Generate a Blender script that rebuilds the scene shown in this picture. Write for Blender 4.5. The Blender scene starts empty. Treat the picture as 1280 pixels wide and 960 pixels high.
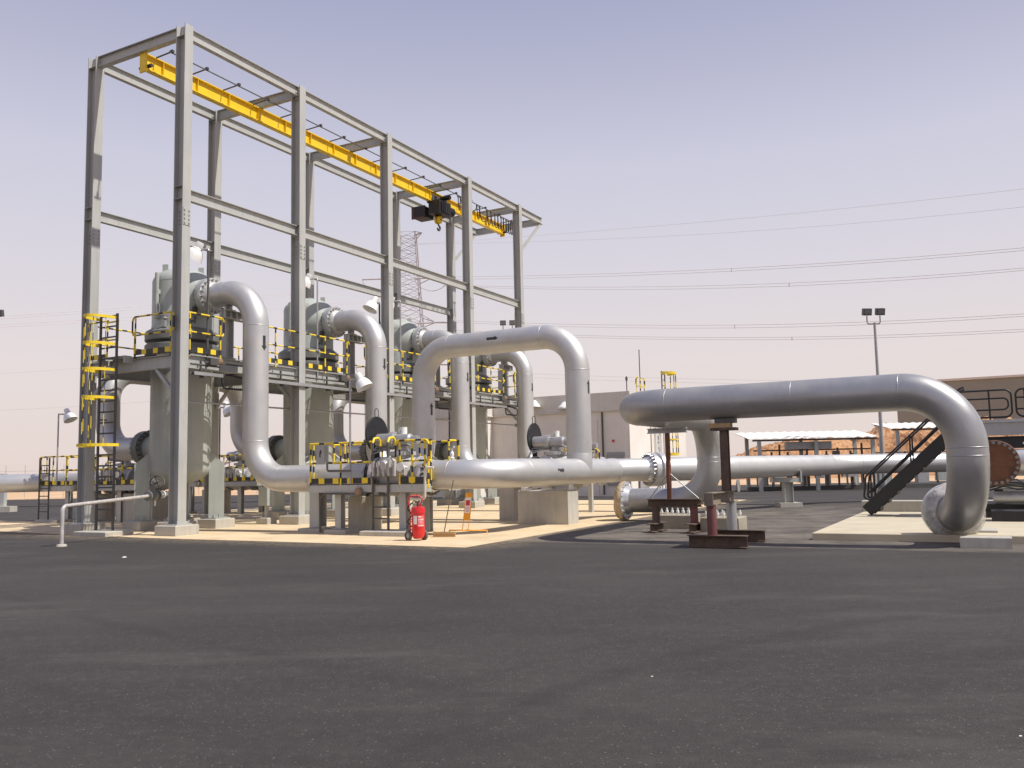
import bpy, math, random
from mathutils import Vector, Matrix
random.seed(7)
PI = math.pi
scene = bpy.context.scene
COL = scene.collection
# ------------------------------------------------------------------ plant grid
TH = 1.0766811; OX, OY = -9.61221, 25.27738
UD = Vector((math.cos(TH), math.sin(TH), 0)); ND = Vector((math.sin(TH), -math.cos(TH), 0)); ZD = Vector((0, 0, 1))
O0 = Vector((OX, OY, 0))
def X(u, v, z=0.0): return O0 + UD*u + ND*v + ZD*z
def V(*a): return Vector(a)

# ------------------------------------------------------------------ materials
MATS = {}
def mat(name, col, rough=0.6, metal=0.0, var=0.12, scale=3.0, bump=0.0, bscale=60.0, dust=0.0, dustcol=(.5,.4,.28), spec=0.5, streak=0.0, coat=0.0):
    m = bpy.data.materials.new(name); m.use_nodes = True
    nt = m.node_tree; N = nt.nodes; L = nt.links
    b = N['Principled BSDF']
    b.inputs['Roughness'].default_value = rough; b.inputs['Metallic'].default_value = metal
    b.inputs['Specular IOR Level'].default_value = spec
    b.inputs['Coat Weight'].default_value = coat
    geo = N.new('ShaderNodeNewGeometry')
    n1 = N.new('ShaderNodeTexNoise'); n1.inputs['Scale'].default_value = scale; n1.inputs['Detail'].default_value = 6; n1.inputs['Roughness'].default_value = .65
    L.new(geo.outputs['Position'], n1.inputs['Vector'])
    r = N.new('ShaderNodeMapRange'); r.inputs[1].default_value = .3; r.inputs[2].default_value = .7
    r.inputs[3].default_value = 1-var; r.inputs[4].default_value = 1+var
    L.new(n1.outputs['Fac'], r.inputs[0])
    mx = N.new('ShaderNodeMix'); mx.data_type = 'RGBA'; mx.blend_type = 'MULTIPLY'; mx.inputs[0].default_value = 1
    mx.inputs[6].default_value = (*col, 1)
    cb = N.new('ShaderNodeCombineColor')
    for i in range(3): L.new(r.outputs[0], cb.inputs[i])
    L.new(cb.outputs[0], mx.inputs[7])
    out = mx.outputs[2]
    if streak > 0:
        mp = N.new('ShaderNodeMapping'); mp.inputs['Scale'].default_value = (9, 9, .7)
        L.new(geo.outputs['Position'], mp.inputs['Vector'])
        n3 = N.new('ShaderNodeTexNoise'); n3.inputs['Scale'].default_value = 1.0; n3.inputs['Detail'].default_value = 4
        L.new(mp.outputs[0], n3.inputs['Vector'])
        r3 = N.new('ShaderNodeMapRange'); r3.inputs[1].default_value = .45; r3.inputs[2].default_value = .75; r3.inputs[4].default_value = streak
        L.new(n3.outputs['Fac'], r3.inputs[0])
        m3 = N.new('ShaderNodeMix'); m3.data_type = 'RGBA'; L.new(r3.outputs[0], m3.inputs[0]); L.new(out, m3.inputs[6])
        m3.inputs[7].default_value = (col[0]*.55, col[1]*.52, col[2]*.48, 1); out = m3.outputs[2]
    if dust > 0:
        n2 = N.new('ShaderNodeTexNoise'); n2.inputs['Scale'].default_value = 1.1; n2.inputs['Detail'].default_value = 5
        L.new(geo.outputs['Position'], n2.inputs['Vector'])
        r2 = N.new('ShaderNodeMapRange'); r2.inputs[1].default_value = .4; r2.inputs[2].default_value = .75; r2.inputs[4].default_value = dust
        L.new(n2.outputs['Fac'], r2.inputs[0])
        m2 = N.new('ShaderNodeMix'); m2.data_type = 'RGBA'; L.new(r2.outputs[0], m2.inputs[0]); L.new(out, m2.inputs[6])
        m2.inputs[7].default_value = (*dustcol, 1); out = m2.outputs[2]
        rr = N.new('ShaderNodeMapRange'); rr.inputs[1].default_value = .3; rr.inputs[2].default_value = .7; rr.inputs[3].default_value = max(.05, rough-.07); rr.inputs[4].default_value = min(1, rough+.12)
        L.new(n2.outputs['Fac'], rr.inputs[0]); L.new(rr.outputs[0], b.inputs['Roughness'])
    L.new(out, b.inputs['Base Color'])
    if bump > 0:
        nb = N.new('ShaderNodeTexNoise'); nb.inputs['Scale'].default_value = bscale; nb.inputs['Detail'].default_value = 5
        L.new(geo.outputs['Position'], nb.inputs['Vector'])
        bp = N.new('ShaderNodeBump'); bp.inputs['Strength'].default_value = bump; bp.inputs['Distance'].default_value = .02
        L.new(nb.outputs['Fac'], bp.inputs['Height']); L.new(bp.outputs[0], b.inputs['Normal'])
    MATS[name] = m
    return m

SILVER = mat('silver_pipe_paint', (.555,.555,.55), .46, .62, .05, 2.5, .05, 30, dust=.25, dustcol=(.49,.45,.38))
USILVER = mat('shaded_silver_pipe', (.41,.41,.41), .41, .62, .07, 2.0, .06, 26, dust=.3, dustcol=(.40,.37,.33), streak=.15)  # darker copy of the pipe silver; shade on its front is in the colour
SILVER2 = mat('bright_flange_metal', (.66,.66,.66), .3, .6, .08, 6, .03, 50)
VESSEL = mat('green_grey_vessel_paint', (.40,.43,.40), .42, .0, .07, 1.6, .03, 40, dust=.2, dustcol=(.41,.39,.34), streak=.25)
VDARK = mat('dark_vessel_flange', (.17,.18,.17), .5, .1, .15, 5, dust=.3, dustcol=(.3,.27,.22))
STEEL = mat('grey_steel_paint', (.445,.45,.43), .5, .1, .06, 1.2, .02, 40, dust=.15, dustcol=(.42,.40,.35), streak=.22)
DSTEEL = mat('dark_steel', (.10,.098,.095), .55, .2, .15, 4)
GALV = mat('galvanised_steel', (.42,.42,.42), .42, .55, .12, 6)
CONC = mat('pedestal_concrete', (.46,.44,.39), .85, 0, .10, 2.2, .25, 45, dust=.3, dustcol=(.42,.35,.25), streak=.3)
CONCD = mat('dusty_old_concrete', (.34,.31,.24), .9, 0, .18, 4, .3, 40, dust=.4, dustcol=(.40,.32,.22))
YBEAM = mat('yellow_beam_paint', (.86,.58,.018), .42, 0, .08, 2, dust=.15, dustcol=(.5,.35,.1), streak=.15)
YEL = mat('yellow_rail_paint', (.82,.60,.03), .5, 0, .12, 8)
BLK = mat('black_rail_paint', (.035,.034,.036), .5, 0, .3, 8)
RUBBER = mat('black_rubber', (.022,.022,.024), .7, 0, .2, 10)
DISC = mat('dark_blind_paint', (.020,.021,.025), .55, 0, .2, 5, dust=.12, dustcol=(.06,.055,.05), spec=.3)
HOIST = mat('black_hoist_paint', (.012,.012,.014), .5, 0, .25, 6)
WHITE = mat('white_enamel', (.80,.80,.78), .35, 0, .04, 5)
RUST = mat('rusty_steel', (.105,.070,.053), .85, .0, .4, 9, .25, 40, dust=.6, dustcol=(.20,.135,.09), streak=.3)
RUSTO = mat('orange_rust_primer', (.175,.065,.034), .65, .1, .25, 6)
REDPR = mat('red_primer_post', (.15,.045,.045), .6, 0, .25, 6, dust=.4, dustcol=(.25,.17,.14))
RED = mat('red_enamel', (.62,.015,.02), .33, 0, .10, 9, coat=.3)
PINK = mat('faded_red_label', (.72,.16,.17), .5, 0, .1, 20)
ORANGE = mat('orange_sign_sheet', (.85,.36,.02), .6, 0, .12, 8)
WOOD = mat('pale_timber', (.45,.30,.15), .75, 0, .25, 12)
BLDG = mat('beige_render', (.80,.74,.67), .9, 0, .05, .7, .1, 30, streak=.10)
BLDG2 = mat('grey_fascia_render', (.66,.62,.565), .9, 0, .05, .8, .1, 30, streak=.15)
BROWNB = mat('brown_wall_panels', (.27,.265,.228), .85, 0, .05, .3)
ROOF = mat('white_roof_sheet', (.88,.85,.76), .5, .1, .06, 3)
PYLON = mat('hazy_pylon_steel', (.37,.36,.40), .8, 0, .1, 1)  # pale base colour stands in for air haze over the pylon
WIREM = mat('hazy_wire', (.50,.49,.53), .9, 0, .05, 1)  # wire grey lightened towards the sky in place of haze
PLASTIC = None
BLACKP = mat('black_structure_paint', (.012,.012,.014), .45, 0, .3, 6, dust=.2, dustcol=(.05,.045,.04))
DARKBOX = mat('dark_panel', (.06,.062,.07), .5, 0, .15, 4)
GREYBOX = mat('grey_cabinet_paint', (.36,.36,.36), .5, 0, .08, 4)
LIGHTGL = mat('floodlight_glass', (.25,.25,.25), .15, .3, .1, 10)

def plastic_mat(nm='clear_plastic_wrap', col=(.62,.6,.56), lo=.25, hi=.85):
    m = bpy.data.materials.new(nm); m.use_nodes = True
    nt = m.node_tree; N = nt.nodes; L = nt.links; b = N['Principled BSDF']
    b.inputs['Base Color'].default_value = (*col,1); b.inputs['Roughness'].default_value = .25
    geo = N.new('ShaderNodeNewGeometry'); n = N.new('ShaderNodeTexNoise'); n.inputs['Scale'].default_value = 5; n.inputs['Detail'].default_value = 6
    L.new(geo.outputs['Position'], n.inputs['Vector'])
    r = N.new('ShaderNodeMapRange'); r.inputs[1].default_value = .35; r.inputs[2].default_value = .65; r.inputs[3].default_value = lo; r.inputs[4].default_value = hi
    L.new(n.outputs['Fac'], r.inputs[0]); L.new(r.outputs[0], b.inputs['Alpha'])
    bp = N.new('ShaderNodeBump'); bp.inputs['Strength'].default_value = 1; bp.inputs['Distance'].default_value = .06
    L.new(n.outputs['Fac'], bp.inputs['Height']); L.new(bp.outputs[0], b.inputs['Normal'])
    return m
PLASTIC = plastic_mat()

# ------------------------------------------------------------------ mesh builder
class MB:
    def __init__(s): s.v = []; s.f = []; s.mi = []; s.sm = []
    def add(s, vs, fs, mi=0, smooth=False):
        n = len(s.v); s.v += [tuple(p) for p in vs]
        for f in fs: s.f.append(tuple(i+n for i in f)); s.mi.append(mi); s.sm.append(smooth)
    def obox(s, c, a, b, d, mi=0):        # centre + three half vectors
        vs = [c+a*i+b*j+d*k for i in (-1,1) for j in (-1,1) for k in (-1,1)]
        fs = [(0,1,3,2),(4,6,7,5),(0,4,5,1),(2,3,7,6),(0,2,6,4),(1,5,7,3)]
        if a.cross(b).dot(d) < 0: fs = [tuple(reversed(f)) for f in fs]
        s.add(vs, fs, mi)
    def fb(s, u0, u1, v0, v1, z0, z1, mi=0):   # box on the plant grid
        s.obox(X((u0+u1)/2,(v0+v1)/2,(z0+z1)/2), UD*abs(u1-u0)/2, ND*abs(v1-v0)/2, ZD*abs(z1-z0)/2, mi)
    def wb(s, x0, x1, y0, y1, z0, z1, mi=0):   # world box
        s.obox(V((x0+x1)/2,(y0+y1)/2,(z0+z1)/2), V(abs(x1-x0)/2,0,0), V(0,abs(y1-y0)/2,0), V(0,0,abs(z1-z0)/2), mi)
    def cb(s, u0, u1, v0, v1, z0, z1, ch=.03, mi=0):   # chamfered concrete block
        def ring(i, z): return [X(u0+i,v0+i,z), X(u1-i,v0+i,z), X(u1-i,v1-i,z), X(u0+i,v1-i,z)]
        vs = ring(0,z0)+ring(0,z1-ch)+ring(ch,z1)
        fs = []
        for k in (0,4):
            for j in range(4):
                a, b2 = k+j, k+(j+1)%4
                fs.append((a, a+4, b2+4, b2))
        fs.append((8,11,10,9)); fs.append((0,1,2,3))
        s.add(vs, fs, mi)
    def tube(s, pts, r, n=12, mi=0, caps=True, smooth=True):
        pts = [Vector(p) for p in pts]
        m = len(pts); T = []
        for i in range(m):
            a = pts[max(0,i-1)]; b = pts[min(m-1,i+1)]; t = (b-a)
            T.append(t.normalized() if t.length > 1e-9 else V(0,0,1))
        ref = V(0,0,1) if abs(T[0].z) < .9 else V(1,0,0)
        nr = (ref - T[0]*ref.dot(T[0])).normalized()
        vs = []; R = r if isinstance(r,(list,tuple)) else [r]*m
        for i in range(m):
            if i > 0:
                q = T[i-1].rotation_difference(T[i]); nr = q @ nr
                nr = (nr - T[i]*nr.dot(T[i])).normalized()
            bn = T[i].cross(nr)
            # mitre correction for polylines
            for k in range(n):
                a = 2*PI*k/n; vs.append(pts[i] + (nr*math.cos(a)+bn*math.sin(a))*R[i])
        fs = []
        for i in range(m-1):
            for k in range(n):
                a = i*n+k; b = i*n+(k+1)%n; fs.append((a,b,b+n,a+n))
        s.add(vs, fs, mi, smooth)
        if caps:
            s.add(vs[:n], [tuple(reversed(range(n)))], mi); s.add(vs[-n:], [tuple(range(n))], mi)
    def cyl(s, p0, p1, r, n=16, mi=0, r1=None): s.tube([p0,p1], [r, r if r1 is None else r1], n, mi)
    def lathe(s, o, ax, prof, n=32, mi=0, sharp=.5):
        # prof: list of (radius, distance along the axis)
        ax = Vector(ax).normalized(); ref = V(0,0,1) if abs(ax.z) < .9 else V(1,0,0)
        e1 = (ref-ax*ref.dot(ax)).normalized(); e2 = ax.cross(e1)
        def ring(rr, h): return [o+ax*h+(e1*math.cos(2*PI*k/n)+e2*math.sin(2*PI*k/n))*rr for k in range(n)]
        prev = None; grp = []
        segs = []
        for i in range(len(prof)-1):
            d = V(prof[i+1][0]-prof[i][0], prof[i+1][1]-prof[i][1], 0)
            if d.length < 1e-6: continue
            d.normalize()
            if prev is not None and prev.dot(d) < math.cos(sharp): segs.append(grp); grp = []
            grp.append(i); prev = d
        segs.append(grp)
        for g in segs:
            idx = [g[0]]+[i+1 for i in g]
            vs = []
            for i in idx: vs += ring(max(prof[i][0],1e-4), prof[i][1])
            fs = []
            for i in range(len(idx)-1):
                for k in range(n):
                    a = i*n+k; b = i*n+(k+1)%n; fs.append((a,b,b+n,a+n))
            s.add(vs, fs, mi, True)
    def ibeam(s, p0, p1, up, h, b, tf=.02, tw=.014, mi=0):
        p0 = Vector(p0); p1 = Vector(p1); t = (p1-p0); Lh = t.length/2; t.normalize()
        up = Vector(up); up = (up-t*up.dot(t)).normalized(); sd = t.cross(up); c = (p0+p1)/2
        s.obox(c+up*(h/2-tf/2), t*Lh, sd*(b/2), up*(tf/2), mi)
        s.obox(c-up*(h/2-tf/2), t*Lh, sd*(b/2), up*(tf/2), mi)
        s.obox(c, t*Lh, sd*(tw/2), up*(h/2-tf), mi)
    def bar(s, p0, p1, w, h, up=(0,0,1), mi=0):
        p0 = Vector(p0); p1 = Vector(p1); t = p1-p0; Lh = t.length/2; t.normalize()
        up = Vector(up); up = up-t*up.dot(t)
        if up.length < 1e-4: up = V(1,0,0)-t*t.x
        up.normalize(); sd = t.cross(up)
        s.obox((p0+p1)/2, t*Lh, sd*(w/2), up*(h/2), mi)
    def stripe(s, p0, p1, r, sa=.22, sb=.26, n=8, off=0.0):   # black and yellow banded bar
        p0 = Vector(p0); p1 = Vector(p1); Ln = (p1-p0).length; t = (p1-p0)/Ln
        x = -off*(sa+sb); k = 0
        while x < Ln:
            for w, mi in ((sa,0),(sb,1)):
                a = max(0,x); b = min(Ln, x+w)
                if b-a > 1e-3: s.tube([p0+t*a, p0+t*b], r, n, mi, caps=(a == 0 or b == Ln))
                x += w

def rootloc(p):
    while p.parent is not None: p = p.parent
    return p.location
def build(mb, name, m, parent=None, label=None, cat=None, group=None, kind=None, loc=None):
    L = rootloc(parent).copy() if parent is not None else (Vector(loc) if loc is not None else centre_base(mb))
    me = bpy.data.meshes.new(name)
    me.from_pydata([(p[0]-L.x, p[1]-L.y, p[2]-L.z) for p in mb.v], [], mb.f)
    ms = m if isinstance(m,(list,tuple)) else [m]
    for q in ms: me.materials.append(q)
    me.polygons.foreach_set('material_index', mb.mi); me.polygons.foreach_set('use_smooth', mb.sm)
    me.update()
    o = bpy.data.objects.new(name, me); COL.objects.link(o)
    if parent is not None: o.parent = parent
    else: o.location = L
    if label: o['label'] = label
    if cat: o['category'] = cat
    if group: o['group'] = group
    if kind: o['kind'] = kind
    return o
def centre_base(mb):
    xs = [p[0] for p in mb.v]; ys = [p[1] for p in mb.v]; zs = [p[2] for p in mb.v]
    return V((min(xs)+max(xs))/2, (min(ys)+max(ys))/2, min(zs))
def thing(name, label, cat, loc, group=None):
    o = bpy.data.objects.new(name, None); COL.objects.link(o); o.empty_display_size = .3
    o.location = loc; o['label'] = label; o['category'] = cat
    if group: o['group'] = group
    return o
def dup(o, loc, label, group=None, name=None):
    def rec(a, par):
        c = a.copy(); COL.objects.link(c)
        if par is not None: c.parent = par
        for ch in list(a.children): rec(ch, c)
        return c
    r = rec(o, None); r.location = loc; r['label'] = label
    if group: r['group'] = group
    return r
# bolts are separate meshes that share one mesh datum per size
BOLT = {}
def bolts(parent, c, ax, rad, n, d=.05, ln=.09, m=None, phase=0.0):
    ax = Vector(ax).normalized(); key = (round(d,3), round(ln,3), (m or GALV).name)
    if key not in BOLT:
        mb = MB(); mb.tube([V(0,0,0), V(0,0,ln*.45)], d*.85, 6, smooth=False); mb.tube([V(0,0,ln*.45), V(0,0,ln)], d*.5, 6, smooth=False)
        me = bpy.data.meshes.new('bolt'); me.from_pydata(mb.v, [], mb.f); me.materials.append(m or GALV); BOLT[key] = me
    ref = V(0,0,1) if abs(ax.z) < .9 else V(1,0,0)
    e1 = (ref-ax*ref.dot(ax)).normalized(); e2 = ax.cross(e1); L = rootloc(parent)
    q = V(0,0,1).rotation_difference(ax)
    for k in range(n):
        a = 2*PI*(k+phase)/n
        o = bpy.data.objects.new('bolt', BOLT[key]); COL.objects.link(o); o.parent = parent
        o.rotation_mode = 'QUATERNION'; o.rotation_quaternion = q
        o.location = c+(e1*math.cos(a)+e2*math.sin(a))*rad - L

def fillet(pts, R, seg=12):
    pts = [Vector(p) for p in pts]; out = [pts[0]]; seams = []
    for i in range(1, len(pts)-1):
        a, b, c = pts[i-1], pts[i], pts[i+1]
        d0 = (a-b).normalized(); d1 = (c-b).normalized(); ang = d0.angle(d1)
        if ang > PI-1e-3: out.append(b); continue
        rr = R[i-1] if isinstance(R,(list,tuple)) else R
        t = rr/math.tan(ang/2); s0 = b+d0*t; s1 = b+d1*t
        cen = b+(d0+d1).normalized()*(rr/math.sin(ang/2))
        v0 = s0-cen; v1 = s1-cen; tot = v0.angle(v1); axs = v0.cross(v1).normalized()
        for k in range(seg+1): out.append(cen + Matrix.Rotation(tot*k/seg, 3, axs) @ v0)
        seams += [(s0, d0), (s1, d1)]
    out.append(pts[-1]); return out, seams
def pipe(mb, pts, r, R=None, n=36, seam=True, seg=14):
    p, seams = fillet(pts, R if R else r*3.0, seg)
    # drop duplicate points
    q = [p[0]]
    for a in p[1:]:
        if (a-q[-1]).length > 1e-4: q.append(a)
    mb.tube(q, r, n)
    if seam:
        for s0, d in seams: mb.tube([s0-d*.012, s0-d*.006, s0+d*.006, s0+d*.012], [r-.002, r+.005, r+.005, r-.002], n, caps=False)
def flange(mb, c, ax, rp, rf, th=.11, hub=.18, n=36, mi=0):
    # weld-neck flange: face at c, hub growing along ax
    ax = Vector(ax).normalized()
    mb.lathe(c, ax, [(0,0),(rf*.8,0),(rf*.8,-.0),(rf,0.0),(rf,th),(rp*1.22,th),(rp*1.02,th+hub),(rp*.98,th+hub+.01)], n, mi)
def arrow(mb, c, along, out, r, ln, w, mi=0):
    # flat flow arrow bent round a pipe of radius r; c lies on the axis
    al = Vector(along).normalized(); ou = Vector(out); ou = (ou-al*ou.dot(al)).normalized(); sd = al.cross(ou)
    def P(s, t): a = t/r; return c+al*s+(ou*math.cos(a)+sd*math.sin(a))*(r+.004)
    K = 6; hl = ln*.32
    for (s0,s1,w0,w1) in ((-ln/2, ln/2-hl, w*.5, w*.5), (ln/2-hl, ln/2, w, .002)):
        vs = []; fs = []
        for i in range(K+1):
            f = i/K; vs += [P(s0, (f-.5)*w0), P(s1, (f-.5)*w1)]
        for i in range(K): fs.append((2*i, 2*i+1, 2*i+3, 2*i+2))
        mb.add(vs, fs, mi)

# ================================================================== SETTING
def asphalt_mat():
    m = bpy.data.materials.new('asphalt'); m.use_nodes = True; nt = m.node_tree; N = nt.nodes; L = nt.links; b = N['Principled BSDF']
    geo = N.new('ShaderNodeNewGeometry')
    def noise(sc, det=5, rough=.6, vec=None):
        n = N.new('ShaderNodeTexNoise'); n.inputs['Scale'].default_value = sc; n.inputs['Detail'].default_value = det; n.inputs['Roughness'].default_value = rough
        L.new(vec if vec else geo.outputs['Position'], n.inputs['Vector']); return n
    def rng(src, a, b2, c, d):
        r = N.new('ShaderNodeMapRange'); r.inputs[1].default_value = a; r.inputs[2].default_value = b2; r.inputs[3].default_value = c; r.inputs[4].default_value = d
        L.new(src, r.inputs[0]); return r.outputs[0]
    def mix(f, a, c, blend='MIX'):
        x = N.new('ShaderNodeMix'); x.data_type = 'RGBA'; x.blend_type = blend
        if isinstance(f, float): x.inputs[0].default_value = f
        else: L.new(f, x.inputs[0])
        for sock, val in ((6,a),(7,c)):
            if isinstance(val, tuple): x.inputs[sock].default_value = (*val, 1)
            else: L.new(val, x.inputs[sock])
        return x.outputs[2]
    col = (.061,.0555,.0555)
    # aggregate speckle: fine grains with a few pale stones
    fine = noise(75, 4, .75); c1 = mix(rng(fine.outputs['Fac'], .3, .7, 0, 1), (.020,.0175,.0165), (.066,.058,.054))
    vor = N.new('ShaderNodeTexVoronoi'); vor.inputs['Scale'].default_value = 34; L.new(geo.outputs['Position'], vor.inputs['Vector'])
    vs_ = N.new('ShaderNodeSeparateColor'); L.new(vor.outputs['Color'], vs_.inputs[0])
    stn = N.new('ShaderNodeMath'); stn.operation = 'MULTIPLY'; L.new(rng(vor.outputs['Distance'], .16, .30, 1, 0), stn.inputs[0]); L.new(rng(vs_.outputs[0], .78, .84, 0, .8), stn.inputs[1])
    c1 = mix(stn.outputs[0], c1, (.21,.195,.18))
    md = noise(9, 6, .7); c1 = mix(rng(md.outputs['Fac'], .35, .7, .35, 0), c1, (.030,.027,.026)); c1 = mix(rng(md.outputs['Fac'], .5, .75, 0, .4), c1, (.088,.078,.072))
    # wide soft patches of dust
    big = noise(.22, 5, .6); c2 = mix(rng(big.outputs['Fac'], .45, .75, 0, .30), c1, (.098,.087,.079))
    # roller and tyre streaks lying along two directions
    mp = N.new('ShaderNodeMapping'); mp.inputs['Rotation'].default_value = (0,0,math.radians(8)); mp.inputs['Scale'].default_value = (.10,.75,1)
    L.new(geo.outputs['Position'], mp.inputs['Vector']); st = noise(1.0, 5, .65, mp.outputs[0])
    c3 = mix(rng(st.outputs['Fac'], .52, .75, 0, .32), c2, (.088,.079,.073))
    c3 = mix(rng(st.outputs['Fac'], .30, .45, .30, 0), c3, (.030,.027,.026))
    # one long darker tyre sweep
    sp = N.new('ShaderNodeSeparateXYZ'); L.new(geo.outputs['Position'], sp.inputs[0])
    def math_(op, a, c=None):
        q = N.new('ShaderNodeMath'); q.operation = op
        for i, val in enumerate((a,c)):
            if val is None: continue
            if isinstance(val,(int,float)): q.inputs[i].default_value = val
            else: L.new(val, q.inputs[i])
        return q.outputs[0]
    wob = noise(.35, 3)
    mp2 = N.new('ShaderNodeMapping'); mp2.inputs['Rotation'].default_value = (0,0,math.radians(-14)); mp2.inputs['Scale'].default_value = (.42,1.25,1); L.new(geo.outputs['Position'], mp2.inputs['Vector'])
    for (cx, cy, rr, wd, st_) in ((7.88,.38,9.9,.13,.6), (7.88,.38,10.7,.08,.25), (47.1,68.5,77.85,.12,.4), (47.1,68.5,79.6,.12,.3), (7.88,.38,8.1,.10,.3), (-30,-20,43.5,.12,.25), (40,-30,52.0,.14,.28), (40,-30,53.6,.14,.22)):
        wx = math_('ADD', math_('ADD', sp.outputs[0], -cx), math_('MULTIPLY', math_('ADD', wob.outputs['Fac'], -.5), .6)); wy = math_('ADD', sp.outputs[1], -cy)
        dist = math_('ABSOLUTE', math_('ADD', math_('SQRT', math_('ADD', math_('MULTIPLY', wx, wx), math_('MULTIPLY', wy, wy))), -rr))
        f = math_('MULTIPLY', rng(dist, wd*.3, wd*1.5, 1, 0), math_('MULTIPLY', rng(noise(1.4).outputs['Fac'], .35, .65, .2, 1), st_))
        c3 = mix(f, c3, (.026,.023,.022))
    pt = noise(.55, 7, .68, mp2.outputs[0]); c3 = mix(rng(pt.outputs['Fac'], .54, .68, 0, .45), c3, (.105,.094,.086)); c3 = mix(rng(pt.outputs['Fac'], .34, .45, .40, 0), c3, (.028,.025,.024))
    # older dusty surface round the pipe ends: mask in plant coordinates
    du = math_('ADD', math_('MULTIPLY', math_('ADD', sp.outputs[0], -OX), UD.x), math_('MULTIPLY', math_('ADD', sp.outputs[1], -OY), UD.y))
    dv = math_('ADD', math_('MULTIPLY', math_('ADD', sp.outputs[0], -OX), ND.x), math_('MULTIPLY', math_('ADD', sp.outputs[1], -OY), ND.y))
    ed = noise(1.3, 4)
    m1 = math_('MULTIPLY', rng(math_('ADD', du, math_('MULTIPLY', ed.outputs['Fac'], .5)), .55, .95, 0, 1), rng(dv, 9, 9.6, 0, 1))
    m1 = math_('MULTIPLY', m1, rng(du, 13, 22, 1, 0))
    n5 = noise(.9, 6, .7)
    old = mix(rng(n5.outputs['Fac'], .35, .7, 0, 1), (.070,.060,.052), (.235,.205,.165))
    old = mix(rng(fine.outputs['Fac'], .35, .7, 0, .5), old, (.07,.06,.055))
    c4 = mix(m1, c3, old)
    sd = math_('MULTIPLY', rng(math_('ADD', du, math_('MULTIPLY', noise(2.2,5,.7).outputs['Fac'], 1.6)), -1.5, .1, 0, 1), math_('MULTIPLY', rng(dv, 10.2, 11.6, 1, 0), rng(du, 1.2, 2.0, 1, 0)))
    sd = math_('MULTIPLY', math_('MULTIPLY', sd, rng(dv, -16, -12, 0, 1)), rng(noise(6,5,.7).outputs['Fac'], .40, .62, .0, .75))
    sd2 = math_('MULTIPLY', rng(math_('ADD', dv, math_('MULTIPLY', noise(1.7,5,.7).outputs['Fac'], -1.3)), 9.4, 10.6, .8, 0), rng(noise(5,5,.7).outputs['Fac'], .40, .62, .0, .8)); sd2 = math_('MULTIPLY', sd2, math_('MULTIPLY', math_('MULTIPLY', rng(du, -1.6, -1.2, 0, 1), rng(dv, 8.5, 9.2, 0, 1)), rng(du, 24, 25, 1, 0)))
    c4 = mix(math_('MAXIMUM', sd, sd2), c4, (.33,.26,.165))
    L.new(c4, b.inputs['Base Color']); b.inputs['Roughness'].default_value = .82; b.inputs['Specular IOR Level'].default_value = .35
    hs = noise(70, 4, .7); bp = N.new('ShaderNodeBump'); bp.inputs['Strength'].default_value = .8; bp.inputs['Distance'].default_value = .014
    L.new(hs.outputs['Fac'], bp.inputs['Height']); L.new(bp.outputs[0], b.inputs['Normal'])
    return m
def sand_mat(name, c0, c1, c2, sc=1.0, bump=.4):
    m = bpy.data.materials.new(name); m.use_nodes = True; nt = m.node_tree; N = nt.nodes; L = nt.links; b = N['Principled BSDF']
    geo = N.new('ShaderNodeNewGeometry')
    n1 = N.new('ShaderNodeTexNoise'); n1.inputs['Scale'].default_value = .8*sc; n1.inputs['Detail'].default_value = 7; n1.inputs['Roughness'].default_value = .65; L.new(geo.outputs['Position'], n1.inputs['Vector'])
    cr = N.new('ShaderNodeValToRGB'); cr.color_ramp.elements[0].position = .3; cr.color_ramp.elements[0].color = (*c0,1); cr.color_ramp.elements[1].position = .72; cr.color_ramp.elements[1].color = (*c2,1)
    e = cr.color_ramp.elements.new(.5); e.color = (*c1,1)
    L.new(n1.outputs['Fac'], cr.inputs[0])
    n2 = N.new('ShaderNodeTexNoise'); n2.inputs['Scale'].default_value = 55*sc; n2.inputs['Detail'].default_value = 4; L.new(geo.outputs['Position'], n2.inputs['Vector'])
    r = N.new('ShaderNodeMapRange'); r.inputs[1].default_value = .3; r.inputs[2].default_value = .7; r.inputs[3].default_value = .86; r.inputs[4].default_value = 1.12; L.new(n2.outputs['Fac'], r.inputs[0])
    x = N.new('ShaderNodeMix'); x.data_type = 'RGBA'; x.blend_type = 'MULTIPLY'; x.inputs[0].default_value = 1; L.new(cr.outputs[0], x.inputs[6])
    cc = N.new('ShaderNodeCombineColor')
    for i in range(3): L.new(r.outputs[0], cc.inputs[i])
    L.new(cc.outputs[0], x.inputs[7]); L.new(x.outputs[2], b.inputs['Base Color']); b.inputs['Roughness'].default_value = .92; b.inputs['Specular IOR Level'].default_value = .2
    bp = N.new('ShaderNodeBump'); bp.inputs['Strength'].default_value = bump; bp.inputs['Distance'].default_value = .02; L.new(n2.outputs['Fac'], bp.inputs['Height']); L.new(bp.outputs[0], b.inputs['Normal'])
    return m
ASPH = asphalt_mat()
SAND = sand_mat('apron_sand_paving', (.53,.41,.25), (.64,.505,.325), (.69,.56,.37))
DESERT = sand_mat('desert_sand', (.48,.31,.18), (.56,.38,.23), (.62,.44,.28), .12)
DUNE = sand_mat('orange_dune_rock', (.22,.105,.05), (.44,.24,.12), (.54,.32,.17), .45, .8)

def sheet(name, pts, z, m):
    mb = MB(); mb.add([V(p[0],p[1],z) for p in pts], [tuple(range(len(pts)))])
    return build(mb, name, m, kind='structure', loc=(0,0,z))
sheet('desert', [(-5000,-600),(5000,-600),(5000,6000),(-5000,6000)], -.012, DESERT)
sheet('asphalt_yard', [(-70,-40),(80,-40),(80,71),(-70,77)], -.004, ASPH)
def uvp(l): return [X(u,v) for u,v in l]
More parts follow.
